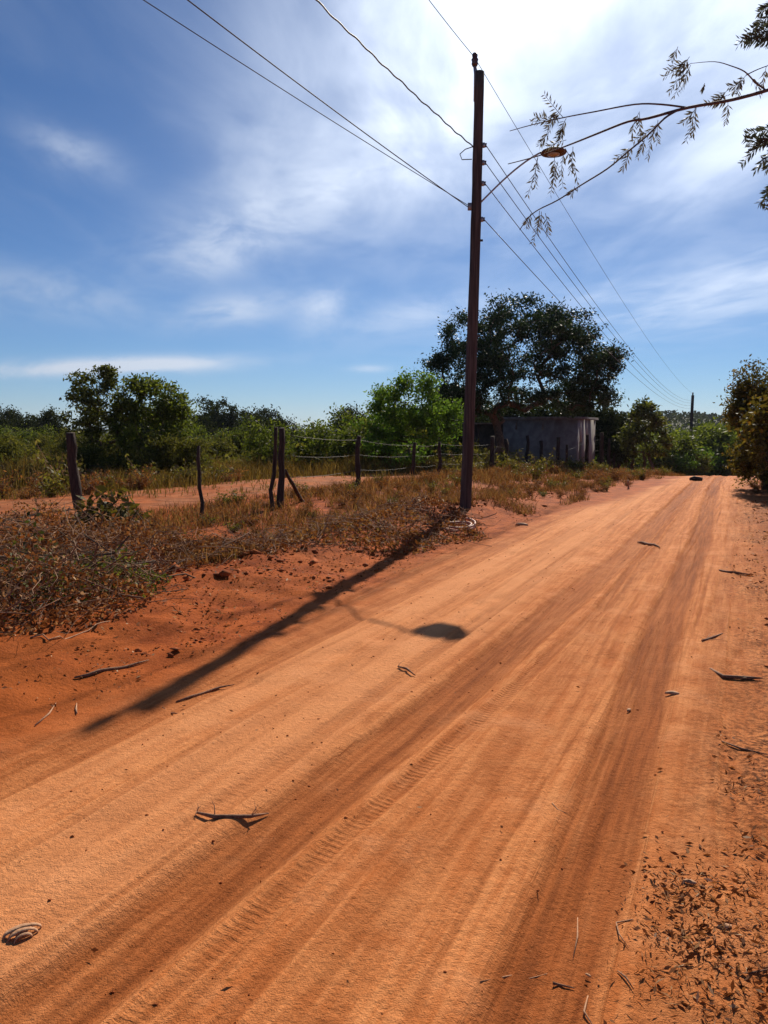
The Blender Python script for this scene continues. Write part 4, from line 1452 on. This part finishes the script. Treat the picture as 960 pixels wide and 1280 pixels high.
# ------------------------------------------------------------------ single things lying on the soil
def lie(pts_px, r, m, name, label, cat='stick', twigs=(), group=None, lift=1.0, k=6, wob=0.012):
    P = [ground_at(*q) for q in pts_px]
    r = r * 0.78
    Q = [P[0]]
    for a_, b_ in zip(P[:-1], P[1:]):
        nseg = max(2, int(np.linalg.norm(b_ - a_) / 0.06))
        for s in np.linspace(0, 1, min(nseg, 12))[1:]:
            Q.append(a_ * (1 - s) + b_ * s)
    Q = np.array(Q)
    Q[:, 2] = H(Q[:, 0], Q[:, 1]) + r * lift
    Q[1:-1] += rng.normal(size=(len(Q) - 2, 3)) * wob * np.array([1, 1, 0.22])
    org = Q[0].copy()
    if twigs:
        t = empty(name, org, label=label, cat=cat, group=group)
        MB().tube(Q - org, r * np.interp(np.linspace(0, 1, len(Q)), [0, .12, .8, 1], [.55, 1.1, .8, .3]), k, rough=0.15).obj('stem', m, t, smooth=True)
        for f_, dv in twigs:
            c = Q[int(f_ * (len(Q) - 1))] - org
            dv = np.array(dv)
            MB().tube([c, c + dv * 0.5 + rng.normal(size=3) * 0.008, c + dv], [r * .28, r * .2, r * .1], 4).obj('twig', M['pale_stick'], t)
        return t
    o = MB().tube(Q - org, r * np.interp(np.linspace(0, 1, len(Q)), [0, .12, .8, 1], [.55, 1.1, .8, .3]), k, rough=0.15).obj(name, m, smooth=True, label=label, cat=cat, group=group)
    o.location = org
    return o


S, PS = M['stick'], M['pale_stick']
lie([(93, 849), (140, 838), (186, 827)], 0.014, S, 'fallen_stick', 'straight brown stick beside the end of the long pole shadow', wob=0.003)
lie([(220, 879), (255, 868), (274, 861), (293, 857)], 0.010, S, 'fallen_stick', 'crooked stick on the road right of the pole shadow tip')
lie([(246, 1018), (270, 1024), (305, 1025), (336, 1019)], 0.011, S, 'fallen_branch', 'dark bent stick with pale upright twigs on the open road', 'stick',
    [(0.1, (0.0, 0.02, 0.03)), (0.15, (0.02, 0, 0.03)), (0.66, (-0.015, 0.02, 0.055)), (0.80, (0.015, 0.02, 0.05)), (0.84, (0.03, 0.02, 0.045)), (0.12, (0, -0.03, 0.0))])
lie([(888, 838), (903, 848), (930, 850), (953, 850)], 0.016, S, 'fallen_stick', 'thick dark curved stick at the right road edge')
lie([(902, 928), (925, 935), (960, 945)], 0.008, S, 'fallen_stick', 'thin dark stick below the thick curved one at right')
lie([(877, 802), (890, 797), (903, 793)], 0.012, S, 'fallen_branch', 'forked dark twig above the thick curved stick', 'stick', [(0.4, (0.10, -0.06, 0.02)), (0.6, (0.08, 0.12, 0.02))])
lie([(797, 679), (812, 682), (825, 686)], 0.022, S, 'fallen_stick', 'short stick lying far up the middle of the road')
lie([(899, 714), (920, 717), (938, 720)], 0.020, S, 'fallen_stick', 'dark stick far up the right side of the road')
lie([(497, 835), (508, 838), (519, 846)], 0.012, S, 'fallen_branch', 'small curled twig on the road below the lamp shadow', 'stick', [(0.4, (0.05, 0.05, 0.03)), (0.7, (-0.05, -0.03, 0.02))])
lie([(722, 1148), (724, 1172), (716, 1200)], 0.0034, PS, 'straw_stalk', 'pale bent straw in the lower wheel track', 'straw')
lie([(792, 1150), (777, 1156), (780, 1172), (786, 1186)], 0.0034, PS, 'straw_stalk', 'pale hooked straw right of the lower wheel track', 'straw')
lie([(735, 1246), (738, 1262), (742, 1285)], 0.0042, PS, 'straw_stalk', 'pale straw at the very bottom of the picture', 'straw')
lie([(600, 1228), (640, 1221), (662, 1219), (684, 1218)], 0.0032, PS, 'straw_stalk', 'long thin pale straw lying across the track at bottom', 'straw')
lie([(690, 1004), (702, 1012), (710, 1018)], 0.0034, PS, 'straw_stalk', 'short pale straw in the middle of the road', 'straw')
lie([(44, 908), (58, 894), (70, 880)], 0.008, PS, 'straw_stalk', 'pale stalk at the left road edge under the pole shadow', 'straw')
lie([(693, 1232), (705, 1234), (718, 1237)], 0.006, S, 'fallen_stick', 'short dark twig at the bottom of the wheel track')
lie([(772, 1215), (781, 1224), (792, 1238)], 0.0045, S, 'fallen_stick', 'short thin twig near the litter at bottom right')
lie([(882, 1195), (930, 1218), (968, 1212)], 0.006, S, 'fallen_stick', 'brown twig lying across the leaf litter at bottom right')
lie([(96, 893), (96, 880)], 0.008, PS, 'straw_stalk', 'stubby pale stalk just left of the shadow tip', 'straw')
lie([(203, 885), (215, 893), (230, 893)], 0.006, S, 'fallen_stick', 'small curved twig just below the crooked stick')
lie([(0, 792), (60, 800), (110, 789), (165, 764)], 0.007, PS, 'straw_stalk', 'long pale stalk arching out of the nearest brush heap', 'straw')
for (px, py, L, lab) in ((905, 1163, 0.055, 'pale wood chip on the bottom right leaf litter'), (862, 1106, 0.045, 'pale chip at the upper left of the leaf litter'),
                         (840, 869, 0.085, 'white chip lying in the dark wheel track'), (786, 890, 0.05, 'small pale chip left of the white one in the track'),
                         (735, 1223, 0.02, 'tiny white chip in the bottom wheel track'), (652, 657, 0.22, 'pale flat chip near the road edge right of the coil')):
    b = ground_at(px, py)
    mb = MB()
    a = rng.uniform(-1, 1)
    ca, sa = math.cos(a), math.sin(a)
    prof = [(-1, 0, 0.15), (-.5, .3, .32), (.3, .36, .35), (1, .12, .2), (.85, -.15, .12), (.2, -.34, .2), (-.6, -.25, .25)]
    V = [((q[0] * ca - q[1] * sa) * L / 2, (q[0] * sa + q[1] * ca) * L / 2, q[2] * L * .45) for q in prof]
    V2 = [(v[0], v[1], v[2] - 0.12 * L) for v in V]
    n = len(prof)
    mb.add(np.array(V + V2 + [(0, 0, .34 * L * .45 + .02 * L), (0, 0, 0)]), [(i, (i + 1) % n, n + (i + 1) % n, n + i)[::-1] for i in range(n)],
           [(i, (i + 1) % n, 2 * n) for i in range(n)] + [((i + 1) % n + n, i + n, 2 * n + 1) for i in range(n)])
    o = mb.obj('wood_chip', M['pale_stick'], label=lab, cat='chip')
    o.location = b + np.array([0, 0, 0.01])
# curled strip of bark at the left
b = ground_at(28, 1166)
mb = MB()
for r0, oy, sq, tw in ((0.034, 0.0, 0.62, 0.0), (0.026, -0.022, 0.75, 0.5), (0.020, 0.02, 0.6, -0.4), (0.015, -0.036, 0.9, 0.9)):
    th = np.linspace(0.0, math.pi * 1.02, 10)
    a_ = np.stack([np.cos(th) * r0 * 1.6, oy + np.sin(th) * r0 * tw * 0.4, np.sin(th) * r0 * sq], -1)
    wd = np.linspace(0.004, 0.011, 10)[:, None] * np.array([0.2, 1, 0.1])
    V = np.concatenate([a_ - wd, a_ + wd])
    i = np.arange(9)
    mb.add(V, np.stack([i, i + 1, i + 11, i + 10], -1))
o = mb.obj('bark_curl', M['pale_stick'], label='curled strip of pale bark at the lower left edge of the road', cat='bark')
o.location = b
o.rotation_euler = (0, 0, R(30))
sol = o.modifiers.new('thickness', 'SOLIDIFY')
sol.thickness = 0.003

# coil of faded hose at the foot of the pole
b = ground_at(572, 663)
th = np.linspace(0, 2 * math.pi * 3.1, 90)
rr_ = 0.20 + 0.028 * np.sin(th * 0.37) + 0.012 * th / 6
P = np.stack([np.cos(th) * rr_ * 1.1, np.sin(th) * rr_, 0.03 + 0.028 * th / 6.28 + 0.012 * np.sin(th * 1.7)], -1)
hose = MB().tube(P, 0.017, 7).obj('hose_coil', M['hose'], smooth=True, label='coil of faded reddish hose lying by the pole foot', cat='hose')
hose.location = b
hose.rotation_euler = (R(6), R(-4), 0.4)
# a dark log and a pale peg on the far verge
b = ground_at(870, 601)
P = np.array([(-0.2, 0, 0.05), (-0.07, 0.02, 0.08), (0.08, 0, 0.07), (0.2, -0.02, 0.05)])
o = MB().tube(P, [0.06, 0.08, 0.075, 0.05], 9, rough=0.2).obj('charred_log', M['rubber'], smooth=True, label='short dark log lying on the far left road edge', cat='log')
o.location = b
b = ground_at(787, 611)
o = post_mesh(b, b + np.array([-0.05, 0, 0.24]), 0.03, 60, b, 0.004).obj('verge_peg', M['pale_stick'], smooth=True, label='short pale peg standing on the far left verge', cat='peg')
o.location = b

# ------------------------------------------------------------------ the tree overhead, right of the camera
tx, ty_ = 3.3, 2.6
acacia = empty('overhanging_tree', on_ground(tx, ty_), label='feathery leaved tree whose thin branches hang over the road at upper right', cat='tree')
org = np.array(acacia.location)


def Z5(x, y, d):
    return at(560 + x / 2.4, 50 + y / 2.4, d) - org


def spline(pts, n=4):
    P = np.array(pts)
    out_ = []
    for i in range(len(P) - 1):
        p0, p1, p2, p3 = P[max(i - 1, 0)], P[i], P[i + 1], P[min(i + 2, len(P) - 1)]
        for s in np.arange(n) / n:
            out_.append(0.5 * (2 * p1 + (p2 - p0) * s + (2 * p0 - 5 * p1 + 4 * p2 - p3) * s * s + (3 * p1 - p0 - 3 * p2 + p3) * s ** 3))
    out_.append(P[-1])
    return np.array(out_)


br = MB()
crown_top = np.array([0.2, 0.2, 3.6])
trunk = spline([(0, 0, -0.2), (0.05, 0.02, 1.0), (-0.05, 0.05, 2.0), (0.0, 0.1, 2.9), crown_top])
MB().tube(trunk, np.linspace(0.11, 0.06, len(trunk)), 10, rough=0.06).obj('trunk', M['bark'], acacia, smooth=True)
lead = [trunk[12], Z5(1180, 60, 2.75), Z5(1060, 115, 2.72)]
main = lead + [Z5(960, 150, 2.7), Z5(850, 180, 2.66), Z5(720, 203, 2.6), Z5(600, 235, 2.56), Z5(540, 245, 2.53), Z5(450, 280, 2.48), Z5(370, 312, 2.44), Z5(280, 345, 2.4), Z5(180, 372, 2.36)]
pm = spline(main)
br.tube(pm, np.concatenate([np.linspace(0.016, 0.0058, 13), np.linspace(0.0058, 0.0012, len(pm) - 13)]), 6)
for pts, r0, r1 in (([(720, 203, 2.6), (640, 193, 2.63), (560, 193, 2.66), (440, 215, 2.7), (350, 232, 2.73), (250, 255, 2.75), (185, 273, 2.77)], 0.0034, 0.0012),
                    ([(690, 210, 2.59), (650, 235, 2.56), (600, 285, 2.52), (540, 335, 2.48), (480, 385, 2.44), (400, 435, 2.4), (330, 480, 2.36), (270, 510, 2.33), (240, 535, 2.31), (215, 570, 2.3)], 0.0036, 0.0012),
                    ([(950, 148, 2.7), (920, 125, 2.68), (890, 95, 2.65), (850, 78, 2.62), (800, 65, 2.6), (730, 70, 2.57)], 0.003, 0.0008),
                    ([(895, 105, 2.66), (930, 88, 2.7), (985, 68, 2.75)], 0.002, 0.0012),
                    ([(745, 195, 2.61), (742, 220, 2.6)], 0.002, 0.001)):
    P = spline([Z5(*q) for q in pts])
    br.tube(P, np.linspace(r0, r1, len(P)), 5)
fr_l, fr_d = MB(), MB()


def frond(mb_, a, b, n=9, ln=14, spread=0.9, d=2.5, dd=0.03, two=True, wide=0.25):
    """a feather leaf from a to b (crop pixels): fine rachis, pairs of narrow pinnae"""
    g_ = np.random.default_rng(int(abs(a[0] * 7 + a[1] * 13 + b[0])))
    A, B = Z5(*a, d), Z5(*b, d + dd)
    side = np.cross(B - A, (0, 1, 0))
    side /= np.linalg.norm(side)
    s = np.linspace(0, 1, 6)
    mid = (A + B) / 2 + side * np.linalg.norm(B - A) * g_.uniform(-.14, .14)
    P = np.outer((1 - s) ** 2, A) + np.outer(2 * s * (1 - s), mid) + np.outer(s * s, B)
    br.tube(P, np.linspace(0.0011, 0.0006, 6), 3, caps=False)
    L = ln / 2.4 / F_PX * d * 1.25
    f_ = np.linspace(0.15, 1.0, n)
    base = np.stack([np.interp(f_, s, P[:, c]) for c in range(3)], -1)
    ax = (B - A) / np.linalg.norm(B - A)
    for sg in (1, -1):
        dv = ax * 0.75 + side * sg * spread + np.array([0, 0.35 * sg, -0.25])
        dv = np.tile(dv / np.linalg.norm(dv), (n, 1)) + g_.normal(size=(n, 3)) * 0.16
        mb_.leaves(base, L * g_.uniform(.75, 1.15, n) * (1 - 0.35 * f_), wide, 0.0, dirs=dv * 3, curl=0.1)


A = [((345, 232), (290, 165)), ((350, 232), (255, 245)), ((335, 215), (300, 262)), ((300, 240), (262, 232)), ((355, 235), (330, 290)), ((320, 225), (285, 300)),
     ((305, 275), (275, 315)), ((345, 250), (335, 300)), ((355, 300), (300, 320)), ((270, 350), (240, 462)), ((268, 355), (262, 440)), ((330, 365), (308, 462)), ((320, 350), (318, 420)),
     ((352, 325), (390, 440)), ((350, 330), (345, 440)), ((375, 320), (365, 400)), ((575, 215), (550, 295)), ((575, 220), (580, 300)), ((630, 250), (560, 300)), ((625, 262), (600, 350)), ((630, 240), (628, 305)),
     ((560, 320), (500, 360)), ((550, 330), (520, 392)), ((590, 300), (570, 350)), ((742, 200), (715, 300)), ((740, 210), (700, 250)), ((742, 215), (730, 295)),
     ((690, 20), (670, 60)), ((730, 70), (650, 110)), ((725, 72), (665, 155)), ((728, 75), (700, 150)), ((725, 50), (690, 100)), ((720, 60), (660, 90)), ((710, 75), (680, 165)),
     ((845, 180), (780, 190)), ((840, 150), (795, 180)), ((838, 165), (800, 192)), ((895, 105), (850, 160)), ((880, 108), (868, 165)), ((890, 130), (845, 140)), ((840, 185), (832, 250)),
     ((275, 512), (255, 605)), ((280, 515), (270, 575)), ((292, 520), (300, 580)), ((250, 520), (235, 560)), ((380, 440), (368, 462)), ((770, 130), (765, 145)),
     ((900, 100), (940, 150)), ((955, 80), (935, 160))]
for i, (a, b) in enumerate(A):
    frond(fr_l, a, b, 8, 21, 0.75, 2.42 + 0.0004 * a[0])
Bf = []
g_ = np.random.default_rng(5)
for a, b in (((1010, 255), (885, 375)), ((1010, 290), (890, 300)), ((1015, 270), (900, 330)), ((1010, 300), (930, 380)), ((1000, 262), (905, 280)), ((1020, 320), (960, 390)),
             ((1020, 420), (945, 480)), ((1020, 440), (960, 500)), ((1015, 420), (955, 455)),
             ((1030, -60), (870, 5)), ((1020, -40), (900, 12)), ((1030, -70), (890, -15)), ((1010, -90), (930, -40)), ((1030, -20), (940, 15)), ((1000, -110), (940, -90)), ((1040, -50), (900, -5))):
    for j in range(2):
        ja = (a[0] + g_.uniform(-8, 8), a[1] + g_.uniform(-8, 8))
        frond(fr_d, ja, (b[0] + g_.uniform(-10, 10), b[1] + g_.uniform(-10, 10)), 12, 26, 0.7, 2.9 + 0.1 * j, wide=0.28)
for a in ((1010, 260), (1020, 425), (1030, -60)):
    P = spline([trunk[14], (trunk[14] + Z5(*a, 2.9)) / 2 + (0, 0, 0.1), Z5(*a, 2.9)])
    br.tube(P, np.linspace(0.012, 0.003, len(P)), 5)
# the rest of the crown, outside the frame
cc = np.array([0.9, 0.6, 4.0]) + g_.normal(size=(60, 3)) * np.array([0.55, 0.8, 0.5])
for c in cc:
    P = spline([trunk[-1], (trunk[-1] + c) / 2 + (0, 0, .1), c])
    br.tube(P, np.linspace(0.012, 0.003, len(P)), 4, caps=False)
cl = np.repeat(cc, 60, 0) + g_.normal(size=(3600, 3)) * 0.2
fr_d.leaves(cl, 0.07, 0.25, 0.3)
br.obj('branches', M['twig'], acacia, smooth=True)
fr_l.obj('leaflets', M['feather'], acacia, kind='stuff')
fr_d.obj('crown', M['feather_dark'], acacia)

for o in list(scene.objects):
    if o.type == 'MESH' and o.parent is None and not o.get('kind') and not o.get('label'):
        o['kind'] = 'thing'

# ------------------------------------------------------------------ thin haze over the plain
hz = MB().box((0, 900, 25), (5600, 5200, 90)) 
hm, t, o = new_mat('pale_air')
vol = t.n('ShaderNodeVolumePrincipled')
vol.inputs['Color'].default_value = (0.75, 0.86, 1.0, 1)
vol.inputs['Density'].default_value = 0.00010
vol.inputs['Anisotropy'].default_value = 0.2
t.t.links.new(vol.outputs[0], o.inputs['Volume'])
hz.obj('haze', hm, kind='stuff', label='thin pale haze over the plain')
